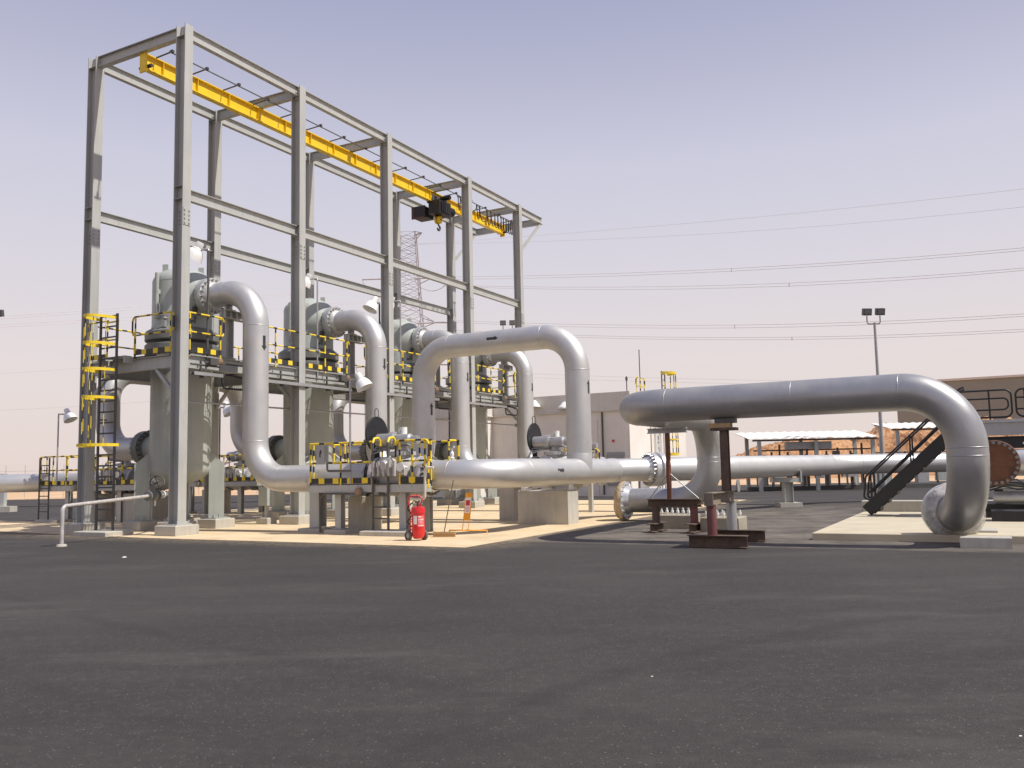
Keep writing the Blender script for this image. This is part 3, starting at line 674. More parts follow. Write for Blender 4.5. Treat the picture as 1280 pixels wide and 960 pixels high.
# ================================================================== VALVE STATIONS
def railing(root, p0, p1, h=1.15, sp=1.2, toe=True, ends=True, r=.027, side=None):
    # one banded railing run: top rail (part) with mid rail, posts and toe board as sub-parts
    p0 = Vector(p0); p1 = Vector(p1); t = (p1-p0); Ln = t.length; t.normalize()
    mb = MB(); mb.stripe(p0+ZD*h, p1+ZD*h, r, .18, .34, 8, random.random())
    if ends:
        for p, sg in ((p0,-1),(p1,1)):
            q = p+t*sg*.0
            mb.tube([p+ZD*h, p+t*sg*.06+ZD*(h-.04), p+t*sg*.10+ZD*(h-.12)], r, 8, 1); mb.tube([p+t*sg*.10+ZD*(h-.12), p+t*sg*.10+ZD*(h*.52+.1)], r, 8, 0); mb.tube([p+t*sg*.10+ZD*(h*.52+.10), p+t*sg*.06+ZD*(h*.52+.02), p+ZD*h*.52], r, 8, 1)
    R = build(mb, 'railing', [BLK, YEL], root)
    mb = MB(); mb.stripe(p0+ZD*h*.52, p1+ZD*h*.52, r*.92, .20, .32, 8, random.random()); build(mb, 'middle_rail', [BLK, YEL], R)
    n = max(1, int(round(Ln/sp)))
    for k in range(n+1):
        p = p0+t*(Ln*k/n if n else 0); p = p0+t*min(max(Ln*k/n,.03),Ln-.03)
        mb = MB(); mb.stripe(p-ZD*.12, p+ZD*(h-r), r, .16, .30, 8, random.random()); build(mb, 'post', [BLK, YEL], R)
    if toe:
        mb = MB(); x = .02; k = 0
        while x < Ln-.02:
            w = .20 if k % 2 else .30; b = min(Ln-.02, x+w); mb.bar(p0+t*x+ZD*.085, p0+t*b+ZD*.085, .012, .15, ZD, k % 2); x = b; k += 1
        build(mb, 'toe_board', [BLK, YEL], R)
    return R
def ladder(root, a, b, z0, z1, rung=.3, r=.028, hoop=False, m=DSTEEL):
    # a, b: ground points of the two stiles
    L_ = []
    for p in (a, b):
        mb = MB(); mb.tube([p+ZD*z0, p+ZD*z1], r, 8); L_.append(build(mb, 'stile', m, root))
    z = z0+.3
    while z < z1-.1:
        mb = MB(); mb.cyl(a+ZD*z, b+ZD*z, r*.6, 6); build(mb, 'rung', m, root); z += rung

def valve(u, va, vb, z, out=1):
    t = thing('pipeline_valve', 'grey motor valve', 'valve', X(u,(va+vb)/2,z))
    s = 1; vm = (va+vb)/2; L = vb-va
    mb = MB(); mb.lathe(X(u,va,z), ND, [(0,0),(.54,0),(.54,.13),(.44,.15),(.42,.25),(.52,.42),(.55,L/2),(.52,L-.42),(.42,L-.25),(.44,L-.15),(.54,L-.13),(.54,L),(0,L)], 40); bd = build(mb, 'valve_body', GREYV, t)
    bolts(bd, X(u,va+.13,z), ND, .485, 18, .05, .09, VDARK); bolts(bd, X(u,vb-.13,z), -ND, .485, 18, .05, .09, VDARK)
    mb = MB(); mb.lathe(X(u,vm,z+.45), ZD, [(.30,0),(.30,.12),(.38,.12),(.38,.22),(.2,.24),(.16,.32),(.16,.52),(.24,.54),(.24,.66),(.06,.70),(.06,.8),(0,.8)], 28); build(mb, 'bonnet', GREYV, t)
    mb = MB(); c = X(u-.10,vm,z+.98); mb.lathe(c-ND*.75, ND, [(0,0),(.14,.0),(.20,.05),(.20,.45),(.24,.47),(.24,.62),(.17,.64),(.17,1.1),(.11,1.14),(.11,1.35),(0,1.35)], 24); build(mb, 'actuator', GALV, t)
    mb = MB(); c = X(u-.62,vm-.05,z+.30); mb.lathe(c, -UD, [(0,-.25),(.20,-.25),(.2,-.02),(.24,0),(.24,.10),(.15,.12),(.1,.2),(0,.2)], 24)
    for k in range(5): mb.fb(u-.80,u-.50,vm-.42+k*.17,vm-.36+k*.17,z+.02,z+.42)
    mb.cyl(X(u-.55,vm-.5,z+.12), X(u-.55,vm+.5,z+.12), .10, 14); build(mb, 'gear_box', GREYV, t)
    mb = MB()
    for k in range(3): mb.tube([X(u-.3+.15*k,vm-.3,z+.75), X(u-.45+.1*k,vm-.7,z+.6+.1*k), X(u-.50,vm-.8-.1*k,z+.1)], .018, 6)
    mb.tube([X(u-.2,vm+.5,z+.5), X(u-.3,vm+.55,z+.8), X(u-.2,vm+.1,z+.95)], .016, 6); build(mb, 'sensing_tube', GALV, t)
    mb = MB(); mb.cyl(X(u+.05,vm+.02,z+1.12), X(u+.05,vm+.02,z+1.34), .10, 14); mb.fb(u-.02,u+.12,vm-.10,vm+.06,z+1.18,z+1.30); build(mb, 'limit_switch', WHITE, t)
    mb = MB()
    for k in range(2): mb.lathe(X(u-.44,va+.30+k*.9,z+.25), -UD, [(.03,-.2),(.03,.1),(.07,.12),(.07,.2),(.04,.24),(.12,.25),(.12,.27),(0,.27)], 12)
    build(mb, 'vent_plug', WHITE, t)
    return t
GREYV = mat('light_grey_valve_paint', (.47,.47,.46), .42, .1, .08, 4, dust=.35, dustcol=(.45,.38,.28))
def blind(u, v, z, lab):
    t = thing('spectacle_blind', lab, 'pipe blind', X(u,v,z), 'black spectacle blinds')
    mb = MB(); mb.lathe(X(u,v-.025,z), ND, [(0,0),(.49,0),(.50,.01),(.50,.04),(.49,.05),(0,.05)], 48); build(mb, 'disc', DISC, t)
    mb = MB(); mb.tube([X(u,v-.06,z+.46), X(u,v-.06,z+.66)]+[X(u,v-.06*math.cos(a),z+.66+.06*math.sin(a)) for a in [i*PI/8 for i in range(1,8)]]+[X(u,v+.06,z+.66), X(u,v+.06,z+.46)], .012, 8); build(mb, 'lifting_ring', DSTEEL, t)
    mb = MB(); mb.bar(X(u,v,z-.72), X(u,v,z-.45), .16, .05, UD); mb.lathe(X(u,v-.05,z-1.15), ND, [(.40,0),(.54,0),(.54,.10),(.40,.10)], 40); build(mb, 'ring_web', DISC, t)
    return t
# outlet stations on lines 1-4
b1 = blind(2.0, 5.55, 2.70, 'black round blind with ring handle standing over the valve station with yellow rails, centre left')
b2 = dup(b1, X(8.0,7.40,2.66), 'black round blind with ring handle above the header pipe, seen between two pipe legs')
v1 = valve(2.0, 5.62, 7.18, ZB); v1['label'] = 'grey motor valve inside the yellow railings, left end of the header'; v1['group'] = 'grey valves on the outlet pipes'
v2 = dup(v1, X(8.0,8.15,ZB), 'grey motor valve showing its actuator over the middle of the header pipe')
v3 = dup(v1, X(13.8,6.6,ZB), 'grey motor valve on the third outlet line, behind the header pipe')
mb = MB(); flange(mb, X(2.0,7.19,ZB+.0), ND, RP, .55, .14, .16, 44); e_ = build(mb, 'near_flange', SILVER2, hd)
bolts(e_, X(2.0,7.33,ZB), ND, .485, 22, .055, .09, VDARK)

def outlet_platform(u, va, vb, name_lab):
    t = thing('valve_platform', name_lab, 'platform', X(u,(va+vb)/2,0))
    z = 1.36; uf = u-.62; ub_ = u+1.0; us_ = u-.40; uk = u+.42
    mb = MB()
    for (a,b,c,d) in ((uf,us_,va,vb),(uk,ub_,va,vb)): mb.fb(a,b,c,d,z-.03,z)
    build(mb, 'deck', DSTEEL, t)
    for (p,q) in ((X(uf,va,z-.13),X(uf,vb,z-.13)),(X(ub_,va,z-.13),X(ub_,vb,z-.13))):
        mb = MB(); mb.bar(p, q, .05, .20); build(mb, 'edge_beam', STEEL, t)
    for vv in (va+.02, vb-.02):
        for (a,b) in ((uf+.03,us_),(uk,ub_-.03)):
            mb = MB(); mb.bar(X(a,vv,z-.13), X(b,vv,z-.13), .05, .20); build(mb, 'end_beam', STEEL, t)
    lv0, lv1 = va+2.27, va+2.77
    railing(t, X(uf,va+.03,z), X(uf,lv0-.05,z), 1.12, .9, True, False); railing(t, X(uf,lv1+.3,z), X(uf,vb-.03,z), 1.12, .55, True, True)
    railing(t, X(ub_,va+.03,z), X(ub_,vb-.03,z), 1.12, 1.2, True, False)
    railing(t, X(uf+.03,va,z), X(us_,va,z), 1.12, .4, False, False); railing(t, X(uf+.03,vb,z), X(us_,vb,z), 1.12, .4, True, False); railing(t, X(uk,va,z), X(ub_-.03,va,z), 1.12, .7, True, False); railing(t, X(uk,vb,z), X(ub_-.03,vb,z), 1.12, .7, True, False)
    ladder(t, X(uf-.07,lv0,0), X(uf-.07,lv1,0), .14, 2.45, .30, .035)
    for sg, vv in ((-1,lv0),(1,lv1)):
        mb = MB(); mb.tube([X(uf-.07,vv,2.43), X(uf+.0,vv,2.56), X(uf+.18,vv,2.58), X(uf+.26,vv,2.5), X(uf+.26,vv,2.36)], .034, 8)
        build(mb, 'grab_bar', YEL, t)
    for vv in (va+.9, vb-.9):
        mb = MB(); mb.ibeam(X(uf+.25,vv,.15), X(uf+.25,vv,z-.23), UD, .2, .2, .018, .014); mb.fb(uf+.08,uf+.42,vv-.17,vv+.17,.13,.15); build(mb, 'support_post', STEEL, t)
        mb = MB(); mb.ibeam(X(ub_-.25,vv,.0), X(ub_-.25,vv,z-.23), UD, .2, .2, .018, .014); build(mb, 'support_post', STEEL, t)
    return t, uf, lv0, lv1
st1, uf, lv0, lv1 = outlet_platform(2.0, 3.66, 7.62, 'valve platform with yellow-black railings and short ladder in front of the gantry')
mb = MB(); mb.cb(uf-.42,uf+.42,lv0-.18,7.2,-.03,.13,.02); build(mb, 'ladder_pad', CONC, label='low concrete pad under the short ladder of the front valve platform', cat='concrete pad')
mb = MB(); mb.cb(uf-.02,uf+.55,4.2,4.95,-.03,.12,.02); build(mb, 'support_pad', CONC, label='small concrete pad under the left post of the front valve platform', cat='concrete pad')
# things hung on the railing
t = thing('junction_box', 'grey electrical box fixed to the railing of the front valve platform', 'electrical box', X(uf-.05,3.75,1.9))
mb = MB(); mb.fb(uf-.16,uf-.03,4.05,4.35,1.92,2.42); build(mb, 'box', GREYBOX, t)
mb = MB(); mb.fb(uf-.165,uf-.161,4.17,4.21,2.10,2.26); mb.fb(uf-.165,uf-.161,4.20,4.24,2.20,2.30); build(mb, 'warning_mark', BLK, t)
t = thing('cable_conduit', 'dark cable conduit with an orange round fitting under the front valve platform', 'conduit', X(uf,4.2,.1))
mb = MB(); p_, _ = fillet([X(uf-.05,4.1,.05), X(uf-.05,4.1,1.10), X(uf-.05,5.7,1.10)], .25, 8); mb.tube(p_, .03, 8); build(mb, 'tube', DSTEEL, t)
mb = MB(); mb.lathe(X(uf-.02,5.45,1.16), -UD, [(0,0),(.10,0),(.12,.05),(.09,.12),(0,.13)], 16); build(mb, 'fitting', mat('copper_orange_fitting',(.27,.185,.12),.5,.2,.1), t)
mb = MB(); p_, _ = fillet([X(uf-.1,4.4,1.95), X(uf-.1,4.4,1.72), X(uf-.1,5.2,1.72)], .06, 6); mb.tube(p_, .03, 8); build(mb, 'cable_bend', DSTEEL, t)
t = thing('drain_elbow', 'thin cream pipe bent twice at the left end of the header pipe', 'small pipe', X(uf-.25,7.9,.9))
mb = MB(); p_, _ = fillet([X(1.35,7.85,1.75), X(1.30,7.62,1.75), X(1.30,7.60,.95), X(1.30,7.15,.95)], .07, 6); mb.tube(p_, .035, 10); build(mb, 'tube', mat('cream_pipe_paint',(.62,.57,.46),.5), t)
# round plinth and steel support below the first run
mb = MB(); mb.lathe(X(2.75,4.55,0), ZD, [(.48,-.04),(.48,.98),(.46,1.0),(0,1.0)], 40); build(mb, 'round_plinth', CONC, label='round concrete plinth below the first outlet pipe', cat='plinth')
t = thing('pipe_support', 'grey steel post with bolted base under the first outlet pipe', 'pipe support', X(2,3.45,0))
mb = MB(); mb.ibeam(X(2,3.45,.14), X(2,3.45,1.14), UD, .34, .34, .025, .02); build(mb, 'post', STEEL, t)
mb = MB(); mb.cb(1.6,2.4,3.05,3.85,-.03,.12,.02); build(mb, 'base', CONC, t)
# partial rail seen beyond the header by the third line
t = thing('valve_platform', 'far yellow-posted valve platform just right of the loop pipe, behind the header', 'platform', X(13.0,6.8,0))
mb = MB(); mb.fb(12.6,13.3,6.3,7.35,1.33,1.36); build(mb, 'deck', DSTEEL, t)
railing(t, X(12.6,6.3,1.36), X(12.6,7.35,1.36), 1.0, .55, True, True); railing(t, X(13.3,6.3,1.36), X(13.3,7.35,1.36), 1.0, .55, True, True)
for vv in (6.5,7.2): mb = MB(); mb.bar(X(12.95,vv,0), X(12.95,vv,1.33), .15, .15, UD); build(mb, 'support_post', STEEL, t)
mb = MB(); mb.cb(7.7,8.25,6.2,6.75,-.03,1.1,.03); build(mb, 'pipe_plinth', CONC, label='square concrete plinth below the second outlet pipe, seen under the header', cat='plinth')

# big plinth under the header
t = thing('header_plinth', 'large pale concrete block carrying the header pipe', 'plinth', X(6.5,8.6,0))
mb = MB(); mb.cb(6.1,6.85,7.75,9.42,-.03,1.02,.025); build(mb, 'block', CONC, t)
mb = MB(); mb.fb(6.22,6.72,8.72,9.38,1.02,1.05); mb.fb(6.46,6.48,8.85,9.36,1.05,1.30); mb.fb(6.30,6.64,9.35,9.375,1.05,1.36); mb.fb(6.30,6.64,8.80,8.82,1.05,1.36); build(mb, 'saddle', SILVER2, t)
mb = MB(); mb.bar(X(6.12,7.95,1.05), X(6.2,8.8,1.16), .05, .05); mb.lathe(X(6.1,7.9,1.06), ND, [(0,0),(.06,0),(.06,.12),(0,.12)], 10); build(mb, 'drain_tube', SILVER2, t)

# inlet stations behind the vessels
def inlet_run(u, lab, bend):
    t = thing('inlet_pipe', lab, 'pipe', X(u,-9,ZB), 'silver inlet pipes on the far side of the gantry')
    pts = [X(u,-7.2,ZB), X(u,-12.6,ZB)]
    if bend: pts += [X(u,-12.6,ZB)+V(-14,-3.2,0)]
    else: pts += [X(u,-15.5,ZB)]
    mb = MB(); pipe(mb, pts, .36, 1.6, 36); build(mb, 'pipe', SILVER, t)
    mb = MB(); flange(mb, X(u,-7.35,ZB), ND, .36, .57, .12, .16, 36); flange(mb, X(u,-7.42,ZB), -ND, .36, .57, .12, .16, 36); f = build(mb, 'flange', VDARK, t)
    bolts(f, X(u,-7.23,ZB), ND, .51, 18, .05, .09, VDARK)
    return t
inlet_run(5.0, 'silver pipe entering at the left edge through the rear valve platform', True)
inlet_run(11.0, 'silver inlet pipe passing behind the first drop pipe through the second rear valve platform', False)
b3 = dup(b1, X(5.0,-7.38,2.70), 'black round blind with ring handle behind the caged ladder, left')
v4 = valve(5.0, -9.4, -7.85, ZB); v4['label'] = 'grey valve with cables on the rear inlet pipe, seen behind the caged ladder'; v4['group'] = 'grey valves on the inlet pipes'
v5 = dup(v4, X(11.0,-8.62,ZB), 'grey valve on the second rear inlet pipe, just left of the first drop pipe')
def inlet_platform(u):
    t = thing('valve_platform', 'x', 'platform', X(u,-9.3,0)); z = 1.42; uf = u-.75; ub_ = u+1.0; va, vb = -12.75, -7.0
    mb = MB(); mb.fb(uf,u-.42,va,vb,z-.03,z); mb.fb(u+.42,ub_,va,vb,z-.03,z); build(mb, 'deck', DSTEEL, t)
    for uu in (uf, ub_): mb = MB(); mb.bar(X(uu,va,z-.13), X(uu,vb,z-.13), .05, .20); build(mb, 'edge_beam', STEEL, t)
    for vv in (va+.02, vb-.02): mb = MB(); mb.bar(X(uf+.03,vv,z-.13), X(u-.42,vv,z-.13), .05, .20); build(mb, 'end_beam', STEEL, t)
    railing(t, X(uf,va+.03,z), X(uf,vb-.03,z), 1.12, .85, True, False); railing(t, X(ub_,va+.03,z), X(ub_,vb-.03,z), 1.12, 1.0, True, False)
    railing(t, X(uf+.03,va,z), X(u-.42,va,z), 1.12, .4, True, False); railing(t, X(u+.42,va,z), X(ub_-.03,va,z), 1.12, .6, True, False); railing(t, X(uf+.03,vb,z), X(u-.42,vb,z), 1.12, .4, True, False)
    ladder(t, X(uf-.08,va+.12,0), X(uf-.08,va+.72,0), .1, 2.5, .3, .032)
    for vv in (va+1.5, vb-1.2):
        mb = MB(); mb.ibeam(X(uf+.25,vv,0), X(uf+.25,vv,z-.23), UD, .2, .2, .018, .014); build(mb, 'support_post', STEEL, t)
        mb = MB(); mb.ibeam(X(ub_-.25,vv,0), X(ub_-.25,vv,z-.23), UD, .2, .2, .018, .014); build(mb, 'support_post', STEEL, t)
    mb = MB(); mb.lathe(X(uf-.04,va+2.3,z-.12), -UD, [(0,0),(.11,0),(.13,.06),(.10,.13),(0,.14)], 16); build(mb, 'round_fitting', CONCD, t)
    return t
s5 = inlet_platform(5.0); s5['label'] = 'black and yellow railed valve platform at the far left, behind the gantry'; s5['group'] = 'rear valve platforms'
dup(s5, X(11.0,-9.3,0), 'black and yellow railed valve platform seen between the first vessel and the first drop pipe')
for k, u in enumerate((5.0, 11.0)):
    mb = MB(); mb.lathe(X(u,-10.2,0), ZD, [(.62,-.04),(.62,1.05),(0,1.05)], 36); build(mb, 'round_plinth', CONC, label='round concrete plinth under the %s rear valve platform' % ('far left' if k == 0 else 'second'), cat='plinth')
    mb = MB(); mb.cb(u-1.2,u-.4,-12.3,-11.0,-.03,.1,.02); build(mb, 'ladder_pad', CONC, label='low concrete pad under the ladder of the %s rear valve platform' % ('far left' if k == 0 else 'second'), cat='concrete pad')
mb = MB(); mb.cb(4.5,5.4,-8.5,-6.5,-.03,1.08,.03); build(mb, 'pipe_plinth', CONC, label='large grey concrete block behind the leg of the first vessel', cat='plinth')
t = thing('cabinet_post', 'small light grey cabinet on a post, low behind the first drop pipe', 'cabinet', X(4.77,-1.1,0))
mb = MB(); mb.fb(4.55,4.85,-1.35,-.95,.62,1.25); mb.fb(4.54,4.56,-1.33,-.97,.66,1.21); build(mb, 'box', VESSEL, t)
mb = MB(); mb.fb(4.68,4.78,-1.2,-1.1,.22,.62); build(mb, 'post', STEEL, t)
mb = MB(); mb.cb(4.5,4.95,-1.4,-.9,-.03,.22,.02); build(mb, 'base', CONC, t)
t = thing('vent_valve', 'small white vent valve standing on top of the header pipe at its left end', 'valve', X(2,8,1.93))
mb = MB(); p = X(2.0,8.0,1.92); mb.lathe(p, ZD, [(.035,0),(.035,.05),(.07,.06),(.07,.08),(.04,.1),(.055,.14),(.055,.2),(.03,.24),(.03,.34),(0,.34)], 14); build(mb, 'body', WHITE, t)
mb = MB(); mb.bar(p+ZD*.36-ND*.07, p+ZD*.36+ND*.07, .10, .06); build(mb, 'cap', GREYBOX, t)
t = thing('pipe_support', 'pale low support post under the pipe at the left edge', 'pipe support', V(-26.0,46.5,0))
mb = MB(); mb.wb(-27.4,-26.3,46.2,46.9,0,.30); build(mb, 'base', CONC, t); mb = MB(); mb.wb(-27.0,-26.75,46.4,46.7,.30,2.0); build(mb, 'post', STEEL, t)

# ================================================================== UPPER DECK
ZK = 5.27
dk = thing('upper_walkway', 'long elevated steel walkway with black and yellow railings running through the gantry', 'walkway', X(10.6,-2,4.7))
uE = 21.75
# edge beams between columns, both sides, and end beams
for v in (0, WB):
    for a, b in zip(US[:-1], US[1:]):
        mb = MB(); mb.ibeam(X(a+.17,v,ZK-.26), X(b-.17,v,ZK-.26), ZD, .40, .18, .02, .014)
        for uu in (a+.16, b-.172): mb.fb(uu,uu+.012,v-.12,v+.12,ZK-.62,ZK+.02)
        build(mb, 'edge_beam', STEEL, dk)
    mb = MB(); mb.ibeam(X(US[4]+.17,v,ZK-.26), X(uE,v,ZK-.26), ZD, .40, .18, .02, .014); build(mb, 'edge_beam', STEEL, dk)
for u in US+[uE]:
    mb = MB(); a, b = (WB+.2, -.2) if u != uE else (WB+.1,-.1); mb.ibeam(X(u,a,ZK-.26), X(u,b,ZK-.26), ZD, .38, .18, .02, .014); build(mb, 'cross_beam', STEEL, dk)
    if u != uE:
        for (va, vb) in ((-.2,-.95),(WB+.2,WB+.95)):
            mb = MB(); mb.bar(X(u,va,ZK-1.2), X(u,vb,ZK-.46), .10, .10, UD); build(mb, 'knee_brace', STEEL, dk)
mb0 = [(-1.02,-.1),(WB+.1,-3.38)]
for i, u in enumerate(UV_):
    for k, (va, vb) in enumerate(((-1.02,-.10),(WB+.10,-3.38))):
        a = 0.02 if i == 0 else (UV_[i-1]+u)/2; b = uE if i == 3 else (UV_[i+1]+u)/2
        mb = MB(); uu = a
        while uu < b-.03: mb.fb(uu,uu+.028,va,vb,ZK-.035,ZK); uu += .095
        uu = a+.5
        while uu < b: mb.fb(uu,uu+.06,va,vb,ZK-.16,ZK-.037); uu += 1.2
        for vv in (va+.0, (va+vb)/2, vb-.03): mb.fb(a,b,vv,vv+.03,ZK-.034,ZK+.001)
        build(mb, 'grating', GALV, dk)
for i in range(-1, 4):
    a = 0.02 if i == -1 else UV_[i]+1.2; b = uE if i == 3 else UV_[i+1]-1.2
    if b-a < .2: continue
    mb = MB(); mb.fb(a,b,-3.378,-1.022,ZK-.035,ZK-.001)
    build(mb, 'grating', DSTEEL, dk)
for i, u in enumerate(UV_):
    for du in (-1.22, 1.22):
        mb = MB(); mb.ibeam(X(u+du,WB+.1,ZK-.17), X(u+du,-.1,ZK-.17), ZD, .2, .12, .014, .01); build(mb, 'joist', STEEL, dk)
segs = [(.22,1.45),(2.55,7.45),(8.55,13.25),(14.35,19.2),(20.3,uE-.05)]
for k, (a, b) in enumerate(segs):
    railing(dk, X(a,.12,ZK), X(b,.12,ZK), 1.17, 1.22, True, True)
railing(dk, X(.22,WB-.12,ZK), X(uE-.05,WB-.12,ZK), 1.17, 1.5, True, False)
railing(dk, X(-.12,-1.80,ZK), X(-.12,-.22,ZK), 1.17, 1.1, True, True); railing(dk, X(-.12,WB+.1,ZK), X(-.12,-3.0,ZK), 1.17, .8, True, False)
railing(dk, X(uE,WB+.05,ZK), X(uE,-.05,ZK), 1.17, 1.2, True, False)
# small landing that sticks out at the ladder head
mb = MB(); mb.fb(-.38,-.12,-2.9,-1.9,ZK-.035,ZK-.002); mb.bar(X(-.38,-1.92,ZK-.12), X(-.10,-1.92,ZK-.12), .05, .2); mb.bar(X(-.38,-2.97,ZK-.12), X(.5,-2.97,ZK-.12), .05, .2); build(mb, 'landing', STEEL, dk)
# conduits, fittings and lights hung along the deck edge
cd = thing('cable_conduit', 'thin grey conduit running along the front columns below the upper walkway', 'conduit', X(10,-.3,3.9))
mb = MB(); mb.tube([X(.2,-.3,3.86), X(21.2,-.3,3.86)], .028, 8); build(mb, 'tube', GALV, cd)
mb = MB()
for k, u in enumerate(US): mb.fb(u-.08,u+.08,-.34,-.21,3.78,3.94)
build(mb, 'clip', GALV, cd)
for i, u in enumerate(UV_):
    t = thing('cable_loop', 'black looped cable and tray hanging under the walkway beside the %s drop pipe' % nth[i], 'cable', X(u-.4,.25,4.5), 'cables under the upper walkway')
    mb = MB(); p_, _ = fillet([X(u+.9,.22,4.60), X(u-.62,.22,4.72), X(u-.55,.22,4.28), X(u+.62,.22,4.30), X(u+.62,.22,4.62)], .16, 6); mb.tube(p_, .030, 8); build(mb, 'cable', RUBBER, t)
    t = thing('gas_detector', 'small tan-capped fitting on the walkway edge by the %s drop pipe' % nth[i], 'detector', X(u-.75,.3,5.0), 'fittings on the walkway edge')
    mb = MB(); mb.bar(X(u-1.3,.24,5.02), X(u+1.4,.24,5.02), .05, .05); mb.fb(u-1.15,u-.85,.2,.34,4.94,5.14); build(mb, 'bracket', DSTEEL, t)
    mb = MB(); mb.lathe(X(u-.72,.24,5.06), (ND-UD*.8).normalized(), [(.06,0),(.10,.05),(.10,.12),(.07,.16),(0,.17)], 14); build(mb, 'cap', MATS['copper_orange_fitting'], t)

ct = thing('cable_tray', 'dark cable tray and conduits clamped along the front edge of the upper walkway', 'cable tray', X(10,.2,4.6))
for a, b in ((.3,1.4),(2.5,7.5),(8.5,13.3),(14.3,19.2),(20.2,21.6)):
    mb = MB(); mb.fb(a,b,.26,.28,4.60,4.70); mb.fb(a,b,.10,.12,4.60,4.70)
    u = a+.1
    while u < b: mb.fb(u,u+.03,.12,.26,4.61,4.63); u += .3
    build(mb, 'tray', GALV, ct)
    mb = MB(); mb.tube([X(a,.17,4.66), X(b,.17,4.66)], .03, 6); mb.tube([X(a,.22,4.65), X(b,.22,4.65)], .022, 6); build(mb, 'cable', RUBBER, ct)
    mb = MB(); mb.tube([X(a,.12,4.93), X(b,.12,4.93)], .028, 8); build(mb, 'conduit', DSTEEL, ct)
    u = a+.35
    while u < b:
        mb = MB(); mb.fb(u,u+.05,.092,.30,4.54,4.59); mb.fb(u,u+.05,.092,.14,4.59,5.05); build(mb, 'bracket', DSTEEL, ct); u += 1.15
# caged ladder at the end of the walkway
cl = thing('caged_ladder', 'dark vertical ladder with bright yellow safety hoops at the left end of the walkway', 'ladder', X(-.4,-2.95,0))
La, Lb = X(-.42,-2.94,0), X(-.42,-2.20,0)
ladder(cl, La, Lb, .12, 6.55, .32, .042)
UCR = .80
for k, z in enumerate((6.42, 5.62, 4.85, 4.02, 2.62)):
    w = .42 if k < 4 else .58
    mb = MB(); c = X(-.42,-2.57,z); n = 16; pts = []
    for i in range(n+1):
        a = PI*i/n; pts.append(c+ND*(.37 if k < 4 else .60)*math.cos(a) - UD*(UCR if k < 4 else .85)*math.sin(a)**.8)
    for i in range(n):
        p, q = pts[i], pts[i+1]; t_ = (q-p).normalized(); mb.bar(p-t_*.004, q+t_*.004, .014, .085, ZD)
    build(mb, 'cage_hoop', YEL, cl)
for i in (2, 5, 8, 11, 14):
    a = PI*i/16; p = X(-.42,-2.57,0)+ND*.365*math.cos(a)-UD*(UCR-.015)*math.sin(a)**.8
    mb = MB(); z = 2.65; k = 0
    mb.stripe(p+ZD*2.65, p+ZD*6.45, .012, .34, .36, 6, i*.37); build(mb, 'cage_strap', [BLK, YEL], cl)
mb = MB(); mb.cyl(La+ZD*6.5, Lb+ZD*6.5, .022, 8); build(mb, 'top_bar', DSTEEL, cl)
for z in (1.6, 3.4, 4.6):
    mb = MB(); mb.bar(La+ZD*z, X(-.14,-2.94,z), .04, .04); build(mb, 'wall_bracket', DSTEEL, cl)
# swing gate at the head
gt = thing('safety_gate', 'small yellow self-closing gate at the head of the caged ladder', 'gate', X(-.15,-2.9,ZK))
mb = MB()
for z in (.55,1.1): mb.tube([X(-.20,-2.95,ZK+z), X(-.20,-2.45,ZK+z)], .026, 8)
mb.tube([X(-.20,-2.45,ZK+.5), X(-.20,-2.45,ZK+1.15)], .026, 8); build(mb, 'gate_frame', YEL, gt)
mb = MB(); mb.cb(-1.0,-.05,-3.15,-1.75,-.03,.13,.02); build(mb, 'ladder_pad', CONC, label='low concrete pad under the caged ladder at the left corner of the gantry', cat='concrete pad')

# ================================================================== LAMPS
def lamp(u, v, z0, z1, du, dv, lab, s=1.0):
    t = thing('area_lamp', lab, 'lamp', X(u,v,z0), 'white dome lamps')
    mb = MB(); mb.tube([X(u,v,z0), X(u,v,z1)], .035*s, 10); build(mb, 'pole', GALV if s < 1 else DSTEEL, t)
    hd_ = X(u+du,v+dv,z1+.02); mb = MB(); mb.tube([X(u,v,z1-.04), X(u,v,z1+.05), hd_], .035*s, 10); build(mb, 'arm', GALV, t)
    d = (ND*dv+UD*du).normalized(); ax = (d*.55-ZD).normalized()
    mb = MB(); mb.lathe(hd_-ax*.12*s, ax, [(0,-.16*s),(.10*s,-.16*s),(.12*s,-.10*s),(.12*s,.02*s),(.15*s,.06*s)], 20); build(mb, 'lamp_housing', WHITE, t)
    mb = MB(); mb.lathe(hd_-ax*.06*s, ax, [(.13*s,0),(.20*s,.06*s),(.26*s,.17*s),(.30*s,.34*s),(.305*s,.36*s),(.28*s,.36*s),(.24*s,.17*s),(.16*s,.05*s)], 28); build(mb, 'lamp_shade', WHITE, t)
    return t
lamp(1.34, 5.15, 1.36, 4.15, .10, .30, 'white dome lamp on a thin pole rising from the front valve platform', .78)
lamp(4.2, -11.6, 1.42, 4.15, .10, .45, 'white dome lamp on a thin pole at the far left platform', .85)
lamp(10.2, -9.2, 1.42, 4.60, .10, .35, 'white dome lamp glimpsed under the walkway, just left of the first drop pipe')
lamp(.98, .05, 4.9, 8.45, -.15, -.35, 'white dome lamp on a pole above the first vessel')
lamp(5.9, .05, 4.9, 8.45, -.15, -.35, 'white dome lamp on a pole beside the second front column', .8)
lamp(10.86, .05, 4.9, 8.45, -.15, -.35, 'white dome lamp on a pole beside the third front column', .8)
lamp(9.98, -.32, 6.6, 8.25, -.25, -.12, 'white dome lamp fixed on the left side of the third front column')

